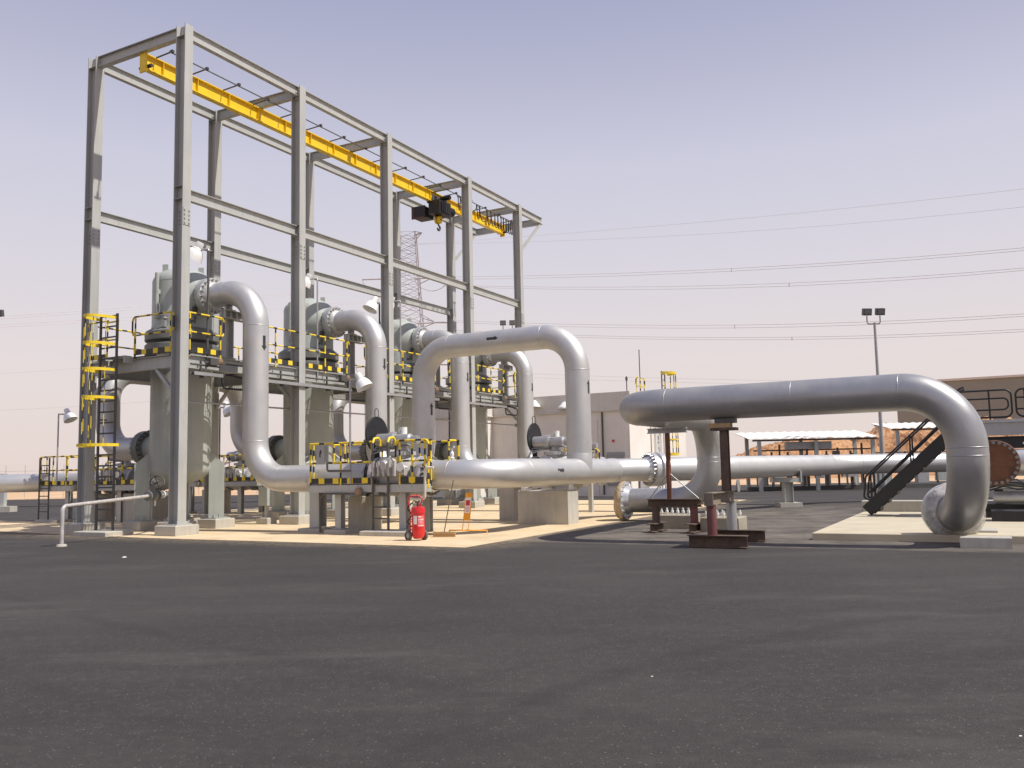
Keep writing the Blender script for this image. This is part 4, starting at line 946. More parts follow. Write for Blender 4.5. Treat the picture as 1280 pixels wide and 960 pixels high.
# ================================================================== DRAIN PIPE, BOTTLE, SIGN, BROOM
t = thing('drain_pipe', 'white pipe bent down to the ground at the left front corner, with a handwheel valve', 'small pipe', X(-3.65,.15,0))
A_ = X(-3.65,.15,0); B_ = X(-.36,-.76,1.12)
mb = MB(); p_, _ = fillet([A_+ZD*.02, A_+ZD*.98, B_], .13, 8); mb.tube(p_, .048, 16); build(mb, 'tube', mat('scuffed_white_pipe',(.48,.45,.43),.4,.1,.25,9), t)
mb = MB(); mb.lathe(A_, ZD, [(.055,.06),(.11,.05),(.13,.0)], 16); build(mb, 'foot', CONC, t)
dB = (B_-(A_+ZD*.98)).normalized()
mb = MB(); mb.lathe(B_-dB*.05, dB, [(0,0),(.14,0),(.14,.05),(.07,.06),(.07,.12),(.15,.17),(.15,.33),(.07,.38),(.07,.44),(.14,.45),(.14,.5),(0,.5)], 20); c_ = B_+dB*.2; mb.lathe(c_, ZD, [(.08,.08),(.08,.2),(.12,.2),(.12,.24),(.03,.26),(.03,.40),(0,.40)], 14); vb_ = build(mb, 'valve_body', VDARK, t)
mb = MB(); c2 = c_+ZD*.36+dB*.18; wn = (ND*.55-UD*.75+ZD*.3).normalized(); e1 = wn.cross(ZD).normalized(); e2 = wn.cross(e1)
mb.tube([c2+(e1*math.cos(a)+e2*math.sin(a))*.20 for a in [i*2*PI/24 for i in range(25)]], .018, 8, caps=False)
for k in range(4): a = k*PI/2+.4; mb.cyl(c2, c2+(e1*math.cos(a)+e2*math.sin(a))*.195, .012, 6)
mb.cyl(c_+ZD*.3, c2, .03, 8); build(mb, 'handwheel', DSTEEL, t)
mb = MB(); mb.tube([B_+dB*.4, X(.9,-1.5,1.12), X(1.6,-2.0,1.12)], .05, 12); build(mb, 'inlet_tube', GALV, t)
mb = MB(); mb.lathe(B_+dB*.62, dB, [(.11,0),(.11,.04),(.05,.05)], 14); mb.cyl(B_+dB*.3-ZD*.12, B_+dB*.3-ZD*.3, .03, 8); build(mb, 'drain_plug', WHITE, t)

def extinguisher():
    G = X(.02,8.15,0); r = (UD*.35+ND*.94).normalized(); f = V(0,0,1).cross(r)       # r: to the right in the yard, f: towards the wheels
    f = -(ZD.cross(r)).normalized(); 
    t = thing('wheeled_extinguisher', 'red wheeled fire extinguisher standing at the paving edge, centre left', 'fire extinguisher', G)
    T = G+r*.10
    mb = MB(); mb.lathe(T, ZD, [(.0,.05),(.10,.05),(.145,.10),(.158,.16),(.158,.62),(.145,.70),(.09,.76),(.06,.78)], 32); tk = build(mb, 'tank', RED, t)
    mb = MB(); mb.lathe(T, ZD, [(.160,.64),(.172,.66),(.172,.74),(.155,.80),(.06,.82),(0,.82)], 32); build(mb, 'hood', RED, t)
    cam = V(0,0,1.0); d = (V(0,0,0)-T); d.z = 0; d.normalize(); sdv = ZD.cross(d)
    def patch(a0, a1, z0, z1, m, nm, rr=.1605):
        mb = MB(); vs = []; K = 8
        for k in range(K+1):
            a = a0+(a1-a0)*k/K; q = d*math.cos(a)+sdv*math.sin(a); vs += [T+q*rr+ZD*z0, T+q*rr+ZD*z1]
        mb.add(vs, [(2*k,2*k+2,2*k+3,2*k+1) for k in range(K)], 0, True); return mb
    build(patch(-.1,.95,.34,.60,None,''), 'faded_label', PINK, tk)
    build(patch(-.78,-.22,.40,.60,None,''), 'white_tag', WHITE, tk)
    mb = MB()
    for k, (z, a, b) in enumerate(((.565,.0,.45),(.50,.05,.15),(.50,.22,.36),(.50,.42,.5),(.50,.58,.85),(.47,.05,.1),(.47,.3,.34),(.47,.6,.64),(.36,-.05,.9),(.44,.15,.19),(.44,.35,.5))):
        p2 = patch(a,b,z,z+.022 if z > .36 else z+.012,None,'',.1615); mb.add(p2.v, p2.f, 0, True)
    build(mb, 'label_print', WHITE, tk)
    for sg in (-1,1):
        c = T-r*.28+d*.20*sg if False else T+(-r*.26 if sg < 0 else r*.02)+ (f*.0)
    ax = r*.8+d*.6; ax.normalize(); back = (-(r*.6)+d*.8)
    for nm, c in (('a', T-r*.25+d*.02+ZD*.125), ('b', T+r*.14-d*.16+ZD*.125)):
        axx = (r*.75-d*.66).normalized()
        mb = MB(); mb.lathe(c-axx*.03, axx, [(.075,0),(.12,.0),(.13,.015),(.13,.05),(.12,.065),(.075,.065)], 24); w = build(mb, 'wheel', mat('dusty_tyre_'+nm,(.13,.11,.09),.8,0,.3,15), t)
        mb = MB(); mb.lathe(c-axx*.025, axx, [(0,0),(.03,-.01),(.04,.0),(.075,.012),(.075,.045),(0,.05)], 16); build(mb, 'hub', GREYBOX, w)
    mb = MB(); a0, a1 = T-r*.20+ZD*.12, T+r*.05-d*.18+ZD*.12
    L_ = T-r*.20; R_ = T+r*.02-d*.17
    pts = [L_+ZD*.12, L_+ZD*.70, L_-r*.07+ZD*1.0, L_+r*.03+ZD*1.07, R_+ZD*1.07, R_+r*.09+ZD*1.0, R_+ZD*.70, R_+ZD*.12]
    q, _ = fillet(pts, .05, 5); mb.tube(q, .016, 8)
    mb.cyl(L_+ZD*.35, R_+ZD*.35, .012, 8); mb.cyl(L_+ZD*.68, R_+ZD*.68, .012, 8); mb.cyl(L_+ZD*.125, T+r*.14-d*.16+ZD*.125, .015, 8); mb.cyl(T-r*.25+d*.02+ZD*.125, L_+ZD*.125, .015, 8); build(mb, 'frame', RED, t)
    mb = MB(); pts = [T+ZD*.82, T+ZD*.93, T-r*.1+ZD*.95]+[T-r*(.21+.05*math.sin(a*1.0))+d*.05*math.cos(a)+ZD*(.85-.05*a) for a in [i*.5 for i in range(22)]]
    mb.tube(pts, .014, 8); build(mb, 'hose', RUBBER, t)
    mb = MB(); mb.cyl(T+ZD*.81, T+ZD*.92, .035, 12); mb.bar(T+ZD*.92-r*.08, T+ZD*.93+r*.05, .025, .02); build(mb, 'valve_head', REDPR, t)
extinguisher()
t = thing('sign_stand', 'narrow orange sign board with a white and red notice on a thin wire stand', 'sign', X(2.0,8.35,0))
G = V(-1.30,23.1,0); cam = (-G).normalized(); sx = V(.94,-.34,0)
lean = V(.10,0,1).normalized()
mb = MB()
for s_ in (-.07,.09): mb.tube([G+sx*s_+ZD*.12, G+sx*s_+lean*1.02], .010, 6)
for dy in (-.10,.12): mb.tube([G+sx*-.45+V(0,dy,.0)+ZD*.11, G+sx*.62+V(0,dy,0)+ZD*.11, G+sx*.62+V(0,dy,0)+ZD*.0], .010, 6); mb.tube([G+sx*-.45+V(0,dy,.0)+ZD*.11, G+sx*-.45+V(0,dy,0)], .010, 6)
mb.tube([G+sx*-.07+ZD*.12+V(0,-.1,0), G+sx*.09+ZD*.12+V(0,.12,0)], .010, 6)
build(mb, 'stand', ORANGE, t)
nrm = sx.cross(lean).normalized(); nrm = nrm if nrm.y < 0 else -nrm
mb = MB(); c_ = G+lean*.72+sx*.01; mb.obox(c_, sx*.095, lean*.36, nrm*.006); bd = build(mb, 'board', ORANGE, t)
mb = MB(); mb.obox(c_+lean*.04+nrm*.008, sx*.075, lean*.20, nrm*.002); nt_ = build(mb, 'notice', WHITE, bd)
mb = MB(); mb.obox(c_+lean*.10+nrm*.012, sx*.055, lean*.07, nrm*.002); build(mb, 'red_panel', mat('sign_red',(.6,.03,.05),.5), nt_)
mb = MB()
for k in range(4): mb.obox(c_+lean*(-.02-.035*k)+nrm*.012, sx*(.055-.008*(k%2)), lean*.006, nrm*.002)
build(mb, 'print_line', mat('sign_pink',(.55,.2,.25),.5), nt_)
t = thing('push_broom', 'wide push broom left standing on its head beside the orange sign, handle upright', 'broom', V(-1.72,22.3,0))
G = V(-1.78,22.35,0)
mb = MB(); mb.obox(G+ZD*.11, V(.28,-.05,0), V(.008,.045,0), ZD*.025); hd2 = build(mb, 'head', WOOD, t)
mb = MB(); mb.obox(G+ZD*.05, V(.28,-.05,0), V(.007,.04,0), ZD*.045); build(mb, 'bristles', mat('straw_bristles',(.42,.26,.11),.9,0,.3,30), hd2)
mb = MB(); mb.cyl(G+ZD*.13, G+V(.24,.12,1.42), .013, 8); build(mb, 'handle', mat('dark_broom_handle',(.16,.10,.06),.6), t)

# ================================================================== RIGHT-HAND YARD
def ib(mb, u0, v0, u1, v1, z0, h=.30, b=.30, t=.022): mb.ibeam(X(u0,v0,z0+h/2), X(u1,v1,z0+h/2), ZD, h, b, t, .016)
SUNLITST = mat('sunlit_dusty_steel', (.20,.165,.13), .8, .05, .3, 7, .2, 40, dust=.5, dustcol=(.26,.21,.15), streak=.3)  # dusty steel, made paler: sunlight on the cross beam is in the colour
t = thing('jack_stand', 'tall rusty steel post on a splayed beam base, in front of the big silver pipe', 'pipe stand', X(.9,15.5,0), 'rusty stands under the big pipe')
for nm, uu in (('base_beam',.05),('base_beam',1.62)):
    mb = MB(); ib(mb, uu, 14.93, uu, 16.12, .01, .24, .26, .018); build(mb, nm, RUST, t)
mb = MB(); mb.cyl(X(.05,15.42,.25), X(.05,15.42,.86), .10, 20); build(mb, 'stub_post', REDPR, t)
mb = MB(); mb.cyl(X(1.62,15.42,.25), X(1.62,15.42,.86), .11, 20); build(mb, 'stub_post', GALV, t)
mb = MB(); ib(mb, -.10, 15.42, 1.85, 15.42, .86, .24, .20, .018); mb.fb(-.13,-.103,15.33,15.51,.84,1.10); build(mb, 'cross_beam', SUNLITST, t)
mb = MB(); mb.ibeam(X(1.30,15.42,1.10), X(1.30,15.42,2.40), UD, .17, .17, .018, .014); build(mb, 'main_post', RUST, t)
mb = MB(); mb.fb(1.16,1.44,15.15,15.70,2.40,2.46); build(mb, 'head_plate', RUST, t)
mb = MB(); mb.fb(1.18,1.42,15.12,15.58,2.46,2.56); hp = build(mb, 'timber_packer', WOOD, t)
mb = MB(); mb.fb(1.17,1.43,15.25,15.68,2.56,2.655); build(mb, 'steel_packer', DSTEEL, t)
mb = MB(); mb.lathe(X(1.72,15.55,1.20), ND, [(0,0),(.14,0),(.14,.03),(0,.03)], 20); build(mb, 'grinding_disc', GALV, t)
t = thing('jack_stand', 'rusty round post with wire braces on a low beam trestle, left of the taller stand', 'pipe stand', X(4.0,13.3,0), 'rusty stands under the big pipe')
for vv in (12.86, 13.86):
    mb = MB(); ib(mb, 3.55, vv, 4.55, vv, .01, .22, .24); build(mb, 'base_beam', RUST, t)
    mb = MB(); mb.cyl(X(4.0,vv,.23), X(4.0,vv,.63), .10, 18); build(mb, 'stub_post', REDPR if vv > 13.5 else RUST, t)
mb = MB(); ib(mb, 4.0, 12.66, 4.0, 14.05, .63, .20, .22); build(mb, 'trestle_beam', RUST, t)
mb = MB(); mb.cyl(X(4.0,13.24,.83), X(4.0,13.24,2.50), .065, 16); build(mb, 'main_post', RUSTO, t)
mb = MB(); ib(mb, 4.0, 12.72, 4.0, 13.75, 2.50, .13, .16); build(mb, 'head_beam', GALV, t)
for vv in (12.72, 14.0):
    mb = MB(); mb.cyl(X(3.98,13.24,1.5), X(3.98,vv,.84), .014, 6); build(mb, 'brace_wire', GALV, t)
mb = MB(); mb.obox(X(4.0,14.18,.72), ND*.20+ZD*.03, UD*.09, ZD*.012); build(mb, 'timber_wedge', WOOD, t)
for k, (uu, vv, lab) in enumerate(((5.55,12.95,'dusty concrete block with a row of white-capped bolts, behind the round rusty post'),(4.55,14.45,'dusty concrete block with bolts, half hidden behind the tall rusty stand'))):
    t = thing('anchor_block', lab, 'concrete block', X(uu,vv,0))
    mb = MB(); mb.cb(uu-.42,uu+.42,vv-.48,vv+.48,-.03,.36,.02); build(mb, 'block', CONCD, t)
    for a in range(6):
        for b in (-.25,.2):
            mb = MB(); p = X(uu+b, vv-.38+a*.15, .36); mb.cyl(p, p+ZD*.16, .022, 6); mb.cyl(p+ZD*.05, p+ZD*.10, .04, 6); build(mb, 'anchor_bolt', WHITE, t)
t = thing('pipe_support', 'grey steel pipe support on a cream pad under the far header pipe', 'pipe support', X(17.2,13.6,0))
cx, cy = 10.55, 34.2
mb = MB(); mb.wb(cx-.42,cx+.42,cy-.40,cy+.40,0,.17); build(mb, 'base_pad', CONC, t)
mb = MB(); mb.ibeam(V(cx,cy,.17), V(cx,cy,.95), V(1,0,0), .34, .34, .025, .02); build(mb, 'post', STEEL, t)
mb = MB(); mb.wb(cx-.62,cx+.48,cy-.22,cy+.22,.95,1.12); mb.wb(cx+.44,cx+.50,cy-.25,cy+.25,.93,1.38); build(mb, 'head_plate', STEEL, t)

mb = MB(); mb.cb(2.42,14,16.95,34,-.05,.15,.015); build(mb, 'concrete_slab', mat('cream_slab_concrete',(.52,.46,.34),.85,0,.10,1.5,.2,40,dust=.3,dustcol=(.45,.37,.25)), label='wide low cream concrete slab at the right, under the black stairs', cat='slab')
mb = MB(); mb.cb(11.3,11.8,16.9,21.5,.15,.48,.02); build(mb, 'concrete_kerb', CONC, label='long low grey concrete upstand behind the foot of the black stairs', cat='kerb')
mb = MB(); mb.cb(1.22,1.60,19.85,20.72,-.03,.20,.015); build(mb, 'kerb_block', CONC, label='short pale kerb block on the asphalt below the big pipe elbow, far right', cat='kerb')
mb = MB(); mb.cb(3.1,3.9,19.6,20.5,.15,.2,.01); build(mb, 'slab_pad', CONC, label='thin pale pad on the slab behind the big pipe elbow', cat='pad')
# black stairs and skid deck
t = thing('steel_stairs', 'black steel stairs with round handrails rising to the right', 'stairs', X(9.4,17.3,.15))
S0, S1 = 17.32, 19.85; z0, z1 = .15, 2.66
for uu in (9.0, 9.85):
    mb = MB(); mb.bar(X(uu,S0,z0+.13), X(uu,S1,z1-.02), .05, .34, ZD); build(mb, 'stringer', BLACKP, t)
    off = .06 if uu > 9.4 else -.06
    mb = MB(); p_, _ = fillet([X(uu,S0+.16,z0+.42), X(uu,S0-.06,z0+.50), X(uu,S0+.02,z0+1.10), X(uu,S1,z1+.92), X(uu,S1+.1,z1+.95)], .10, 6); mb.tube(p_, .026, 8)
    mb.tube([X(uu,S0+.05,z0+.62), X(uu,S1,z1+.50)], .026, 8)
    for f in (.06,.48,.95): p = X(uu,S0+(S1-S0)*f,z0+(z1-z0)*f+.1); mb.tube([p, p+ZD*.92], .026, 8)
    build(mb, 'handrail', BLACKP, t)
for k in range(11):
    f = (k+.5)/11; mb = MB(); mb.fb(9.03,9.82,S0+(S1-S0)*f-.02,S0+(S1-S0)*f+.24,z0+(z1-z0)*f+.02,z0+(z1-z0)*f+.06); tr = build(mb, 'tread', BLACKP, t)
    mb = MB(); mb.fb(9.03,9.82,S0+(S1-S0)*f+.225,S0+(S1-S0)*f+.24,z0+(z1-z0)*f+.06,z0+(z1-z0)*(f+1/11)+.02); build(mb, 'riser', BLACKP, tr)
t = thing('skid_platform', 'raised equipment deck with black looped railings at the right edge', 'platform', X(9.5,23,.15))
mb = MB(); mb.fb(8.7,10.3,19.78,28,2.62,2.70); build(mb, 'deck', GALV, t)
mb = MB(); mb.fb(8.75,8.80,19.9,28,2.28,2.61); build(mb, 'side_panel', GREYBOX, t)
mb = MB(); mb.ibeam(X(8.9,19.85,2.1), X(8.9,28,2.1), ZD, .3, .2, .03, .02); mb.ibeam(X(10.2,19.85,2.1), X(10.2,28,2.1), ZD, .3, .2, .03, .02); build(mb, 'deck_beam', BLACKP, t)
def looprail(uu, va, vb):
    mb = MB(); z = 2.74
    p_, _ = fillet([X(uu,(va+vb)/2,z+.02), X(uu,vb,z+.02), X(uu,vb,z+.74), X(uu,va,z+.74), X(uu,va,z+.02), X(uu,(va+vb)/2,z+.02)], .16, 6); mb.tube(p_, .026, 8, caps=False)
    p_, _ = fillet([X(uu,va+.02,z+.22), X(uu,vb-.08,z+.22), X(uu,vb-.08,z+.52), X(uu,va+.02,z+.52)], .12, 6); mb.tube(p_, .022, 8)
    for f in (.10,.72): v_ = va+(vb-va)*f; mb.tube([X(uu,v_,z-.1), X(uu,v_,z+.74)], .024, 8)
    build(mb, 'railing', BLACKP, t)
looprail(8.85,19.2,21.05); looprail(8.85,21.15,23.2); looprail(8.85,23.3,26)
for (uu, vv) in ((8.9,20.6),(8.9,22.5),(8.9,26),(10.2,20.6),(10.2,22.5),(10.2,26)): mb = MB(); mb.bar(X(uu,vv,.15), X(uu,vv,1.95), .2, .2, UD); build(mb, 'support_post', BLACKP, t)
mb = MB(); mb.fb(8.5,10.6,20.2,28,.15,.5); mb.fb(8.45,8.5,20.2,28,.15,.32); build(mb, 'skid_base', BLACKP, t)
DSTEELB = mat('dull_bolt_steel', (.22,.215,.21), .5, .4, .2, 9)
RUSTF = mat('brown_rust_face', (.125,.05,.026), .75, 0, .35, 5, .2, 30, dust=.3, dustcol=(.19,.09,.05))
t = thing('skid_pipe', 'silver pipe with a rusty round blind flange facing the yard, partly behind the big elbow', 'pipe', X(7,20.6,1.5))
c_ = X(6.75,20.55,1.57)
mb = MB(); pipe(mb, [c_+UD*.62-ND*.0, c_+UD*.62+ND*8], .33, .3, 36); mb.lathe(c_+UD*.10, UD, [(.33,0),(.33,.6)], 36); mb.lathe(c_+UD*.62-ND*.4, ND, [(0,0),(.2,.02),(.33,.12),(.33,.5)], 36); build(mb, 'pipe', SILVER, t)
mb = MB(); mb.lathe(c_-UD*.05, UD, [(0,0),(.53,0),(.55,.02),(.55,.13),(.33,.14)], 44); bf = build(mb, 'blind_flange', RUSTF, t); bolts(bf, c_-UD*.05, -UD, .49, 24, .055, .09, DSTEELB)
mb = MB(); p = c_+UD*.62+ND*.75+ZD*.33; mb.lathe(p, ZD, [(.05,0),(.05,.1),(.11,.12),(.11,.16),(.06,.18),(.06,.3),(.10,.32),(.10,.36),(.03,.38),(.03,.52),(0,.52)], 14); mb.bar(p+ZD*.5-ND*.02, p+ZD*.5+ND*.3, .05, .03); build(mb, 'vent_valve', WHITE, t)
for vv in (21.6,25): mb = MB(); mb.bar(X(7.37,vv,.15), X(7.37,vv,1.24), .3, .3, UD); build(mb, 'support_post', BLACKP, t)
t = thing('skid_pump', 'dark pump set with grey cylinders low on the skid at the right edge', 'pump', X(7.3,21,.15))
mb = MB(); mb.fb(6.9,7.8,20.4,24.0,.15,.40); build(mb, 'base_frame', BLACKP, t)
mb = MB(); mb.lathe(X(7.2,20.45,.72), ND, [(0,0),(.13,.02),(.15,.06),(.15,.75),(.1,.8),(0,.8)], 20); mb.lathe(X(7.2,20.5,.98), ND, [(0,0),(.06,0),(.06,.75),(0,.75)], 14); build(mb, 'cylinder', GALV, t)
mb = MB(); mb.fb(6.95,7.7,21.3,22.3,.40,1.15); build(mb, 'motor_box', HOIST, t)
mb = MB()
for k in range(4): mb.tube([X(7.0,20.4,.9+.07*k), X(6.95,20.7,1.0+.05*k), X(6.98,21.0,.92+.08*k), X(7.0,21.3,.95)], .018, 6)
build(mb, 'hose', RUBBER, t)

# ================================================================== BUILDINGS
bt = thing('control_building', 'flat-roofed beige plant building with a plain grey parapet behind the pipes', 'building', X(32,-4,0))
UF = 30.3
mb = MB(); mb.fb(UF,41,-6.85,2.25,-.05,4.97); mb.fb(UF-1.75,41,-10.6,-6.85,-.05,4.97); build(mb, 'wall', BLDG, bt)
mb = MB(); mb.fb(UF-.10,41.1,-6.95,2.35,5.02,6.05); mb.fb(UF-1.85,41.1,-10.7,-6.75,5.02,6.052); build(mb, 'parapet', BLDG2, bt)
mb = MB(); mb.fb(UF-.16,UF+1,-6.99,2.40,4.95,5.02); mb.fb(UF-1.92,UF,-10.75,-6.70,4.95,5.021); mb.fb(UF+1,41,2.2,2.40,4.95,5.02); build(mb, 'ledge', BLDG2, bt)
for (a,b,z_0,z_1) in ((-6.0,-4.05,.0,4.45),(-3.6,.25,.0,4.45),(.95,2.0,1.4,4.5)):
    mb = MB(); mb.fb(UF-.045,UF-.003,a,b,z_0,z_1); build(mb, 'wall_panel', BLDG, bt)
mb = MB(); mb.fb(UF-.07,UF-.003,.80,1.95,.6,2.55)
for k in range(12): mb.fb(UF-.10,UF-.071,.84,1.91,.7+k*.15,.78+k*.15)
build(mb, 'louvre', GREYBOX, bt)
mb = MB(); mb.cyl(X(UF-.09,.60,.1), X(UF-.09,.60,4.9), .055, 10); build(mb, 'downpipe', DSTEEL, bt)
for vv, zz in ((-3.77,5.45),(-1.7,5.25)):
    mb = MB(); mb.lathe(X(UF-.30,vv,zz+.38), -ZD, [(0,0),(.14,.01),(.20,.10),(.40,.32),(.42,.42),(.38,.42)], 20); mb.fb(UF-.3,UF-.1,vv-.05,vv+.05,zz+.25,zz+.35); build(mb, 'wall_lamp', WHITE, bt)
mb = MB(); mb.lathe(X(UF-.05,1.25,3.2), -UD, [(0,0),(.08,0),(.08,.07),(0,.09)], 16); build(mb, 'alarm_bell', RED, bt)
mb = MB(); mb.fb(31.5,33.0,2.36,2.9,.2,1.6); build(mb, 'air_conditioner', WHITE, bt)
mb = MB(); mb.cyl(X(31.0,1.9,6.05), X(31.0,1.9,7.0), .03, 8); mb.cyl(X(31.0,1.9,6.75), X(31.0,1.9,6.95), .07, 8); build(mb, 'antenna', DSTEEL, bt)
mb = MB()
for vv, rr in ((2.55,.10),(2.85,.07),(3.05,.05)): mb.cyl(X(33.2+vv*.3,vv,.0), X(33.2+vv*.3,vv,4.6), rr, 12)
build(mb, 'wall_pipe', WHITE, bt)
mb = MB(); mb.fb(UF+6,UF+6.3,-2,-1.7,6.05,6.35); build(mb, 'roof_vent', DSTEEL, bt)
# caged roof ladder on the sunlit side
rl = thing('roof_ladder', 'yellow caged roof ladder on the sunlit side of the beige building', 'ladder', X(35.2,2.7,0))
ladder(rl, X(34.9,2.75,0), X(35.5,2.75,0), .1, 7.6, .35, .04)
for z in (2.4, 3.3, 4.2, 5.2, 6.4, 7.45):
    mb = MB(); pts = [X(35.2+.62*math.cos(a), 2.8+.75*math.sin(a), z) for a in [PI*i/10 for i in range(11)]]
    for p, q in zip(pts[:-1], pts[1:]): mb.bar(p, q, .03, .16 if z in (2.4,7.45) else .09)
    build(mb, 'cage_hoop', YEL, rl)
for i in (1,4,6,9):
    a = PI*i/10; mb = MB(); mb.stripe(X(35.2+.6*math.cos(a), 2.8+.73*math.sin(a), 2.4), X(35.2+.6*math.cos(a), 2.8+.73*math.sin(a), 7.5), .03, .4, .35, 6); build(mb, 'cage_strap', [BLK,YEL], rl)
t = thing('roof_rail', 'yellow and black roof railing at the top of the caged roof ladder', 'railing', X(34.2,1.2,6.05))
railing(t, X(33.2,1.7,6.05), X(34.6,1.7,6.05), 1.1, .7, False, True)
mb = MB(); mb.cyl(X(34.4,1.5,6.05), X(34.4,1.5,9.0), .03, 6); build(mb, 'lightning_rod', DSTEEL, t)

bb = thing('brown_building', 'long plain brown building standing beyond the dunes at the right edge', 'building', V(90,150,0))
P0 = V(66.5,152,0); L_ = 60
mb = MB(); mb.obox(P0+ND*L_/2+UD*12+ZD*7.5, ND*L_/2, UD*12, ZD*7.5); build(mb, 'wall', BROWNB, bb)
mb = MB(); mb.obox(P0+ND*L_/2+UD*12+ZD*15.2, ND*(L_/2+.3), UD*12.3, ZD*.18); build(mb, 'roof_edge', BLDG2, bb)

def shelter(x0, x1, y, z, lab, pn=2):
    t = thing('shelter', lab, 'canopy', V((x0+x1)/2,y,0), 'open shelters with white roofs')
    mb = MB(); n = int((x1-x0)/.14); vs = []; fs = []
    for i in range(n+1):
        x = x0+(x1-x0)*i/n; dz = .035*math.cos(i*PI/2)
        vs += [V(x,y,z+dz), V(x+.25*(1 if i > n/2 else 1)*(0),y+3.6,z+.52+dz), V(x,y,z+dz-.03), V(x,y+3.6,z+.49+dz)]
    for i in range(n): a = 4*i; fs += [(a,a+4,a+5,a+1),(a+2,a+3,a+7,a+6),(a,a+2,a+6,a+4)]
    mb.add(vs, fs); build(mb, 'roof', ROOF, t)
    mb = MB(); mb.wb(x0+.4,x1-.15,y+.3,y+.42,z-.16,z-.045); mb.wb(x0+.4,x1-.15,y+3.2,y+3.32,z+.28,z+.40); build(mb, 'roof_beam', DSTEEL, t)
    for k in range(pn):
        x = x0+.8+(x1-x0-1.2)*k/(pn-1)
        for yy, zt in ((y+.36,z-.17),(y+3.26,z+.28)):
            mb = MB(); mb.bar(V(x,yy,.0), V(x,yy,zt), .16, .22, V(1,0,0)); build(mb, 'post', STEEL, t)
    return t
shelter(14.35, 22.55, 54, 3.22, 'white-roofed open shelter over process equipment, in the gap under the big pipe', 3)
shelter(26.4, 33.5, 62, 4.0, 'white-roofed open shelter half hidden behind the black stairs', 2)
t = thing('metering_skid', 'dark metering equipment rack with pipes and boxes under the white-roofed shelter', 'equipment rack', V(18.5,55,0))
mb = MB(); mb.wb(16.9,19.7,54.6,55.0,2.55,3.0); build(mb, 'cable_box', GREYBOX, t)
mb = MB()
for x in (15.3,16.0,16.5,17.0,18.2,19.4,20.1,20.9,21.6): mb.wb(x-.05,x+.05,54.7,54.8,.26,random.choice((2.4,2.85,2.6)))
for z in (1.0, 1.7, 2.45): mb.wb(14.9,22.2,54.72,54.80,z,z+.09)
build(mb, 'rack_frame', RUST, t)
for x, w, z, h_ in ((15.2,.4,.9,.4),(16.3,.6,.8,.55),(17.6,.7,.9,.4),(18.8,.5,.75,.6),(19.9,.35,1.9,.5),(20.6,.8,.8,.45),(21.7,.4,.9,.5)):
    mb = MB(); mb.wb(x-w/2,x+w/2,54.3,54.65,z,z+h_); build(mb, 'instrument_box', random.choice((GREYBOX,DSTEEL,VESSEL)), t)
for x in (15.7,17.2,18.3,19.6,21.2): mb = MB(); mb.lathe(V(x,55.3,.3), ZD, [(.18,0),(.18,1.2),(.3,1.25),(.3,1.4),(.14,1.45),(.14,1.9),(0,1.95)], 14); build(mb, 'meter_column', random.choice((GREYBOX,VESSEL,RUST)), t)
for x in (14.9,15.4,15.9,16.9,17.9,19.1,20.4,21.3): mb = MB(); mb.bar(V(x,54.2,.26), V(x,54.2,1.05), .09, .09, V(1,0,0)); build(mb, 'leg', DSTEEL, t)
t = thing('gas_rack', 'dark pipe rack and cabinets behind the foot of the black stairs', 'equipment rack', V(25.5,56.5,0))
for x, w, z, h_ in ((23.6,.8,.3,.9),(24.9,.5,.4,.6),(26.0,.7,.3,1.1),(27.2,.5,.4,.7),(28.3,.8,.3,.9)): mb = MB(); mb.wb(x-w/2,x+w/2,56.2,56.7,z,z+h_); build(mb, 'cabinet', random.choice((GREYBOX,DSTEEL,VESSEL)), t)
mb = MB(); mb.wb(23,29,56.4,56.5,1.5,1.6); mb.wb(23,29,56.4,56.5,2.2,2.28)
for x in (23.1,25,27,28.9): mb.wb(x-.05,x+.05,56.4,56.5,.26,2.3)
build(mb, 'rack_frame', DSTEEL, t)

# ================================================================== MASTS, PYLON, LINES, FENCE
def mast(x, y, z, lab, hs=(-.45,.35)):
    t = thing('floodlight_mast', lab, 'mast', V(x,y,0))
    mb = MB(); mb.tube([V(x,y,0), V(x,y,z)], [.13,.075], 12); build(mb, 'pole', GREYBOX, t)
    mb = MB(); p_, _ = fillet([V(x+hs[0],y,z+.42), V(x+hs[0],y,z-.08), V(x+hs[1],y,z-.08), V(x+hs[1],y,z+.42)], .14, 5); mb.tube(p_, .04, 8); build(mb, 'crossarm', GREYBOX, t)
    for hx in hs:
        mb = MB(); c = V(x+hx,y-.05,z+.66); mb.obox(c, V(.25,0,0), V(0,.15,.04), V(0,-.05,.20)); fl = build(mb, 'floodlight', DARKBOX, t)
        mb = MB(); mb.obox(c+V(0,-.165,-.02), V(.21,0,0), V(0,.008,0), V(0,-.04,.15)); build(mb, 'lens', LIGHTGL, fl)
mast(22.15, 53.0, 10.1, 'tall thin floodlight mast with two dark floodlights, right of centre')
mast(-31.65, 53.0, 11.15, 'floodlight mast at the left edge with only one dark floodlight in view', (-.5,.42))
mast(-.37, 75, 13.6, 'distant small floodlight mast showing above the loop pipe', (-.3,.5))
py = thing('lattice_pylon', 'tall hazy lattice electricity pylon behind the gantry', 'pylon', V(-17.6,150,0))
def pyl(z): return 1.35 + max(0,(43-z))*.062
px, pyy = -17.6, 150
mb = MB(); lv = [0,5,9.5,13.5,17,20,22.5,25,27,29,31,32.7,34.4,36,37.5,39,40.4,41.7,43]
def cn(z): w = pyl(z); return [V(px+a*w,pyy+b*w,z) for a,b in ((-1,-1),(1,-1),(1,1),(-1,1))]
for k in range(4): mb.tube([cn(0)[k], cn(43)[k]], .11, 5)
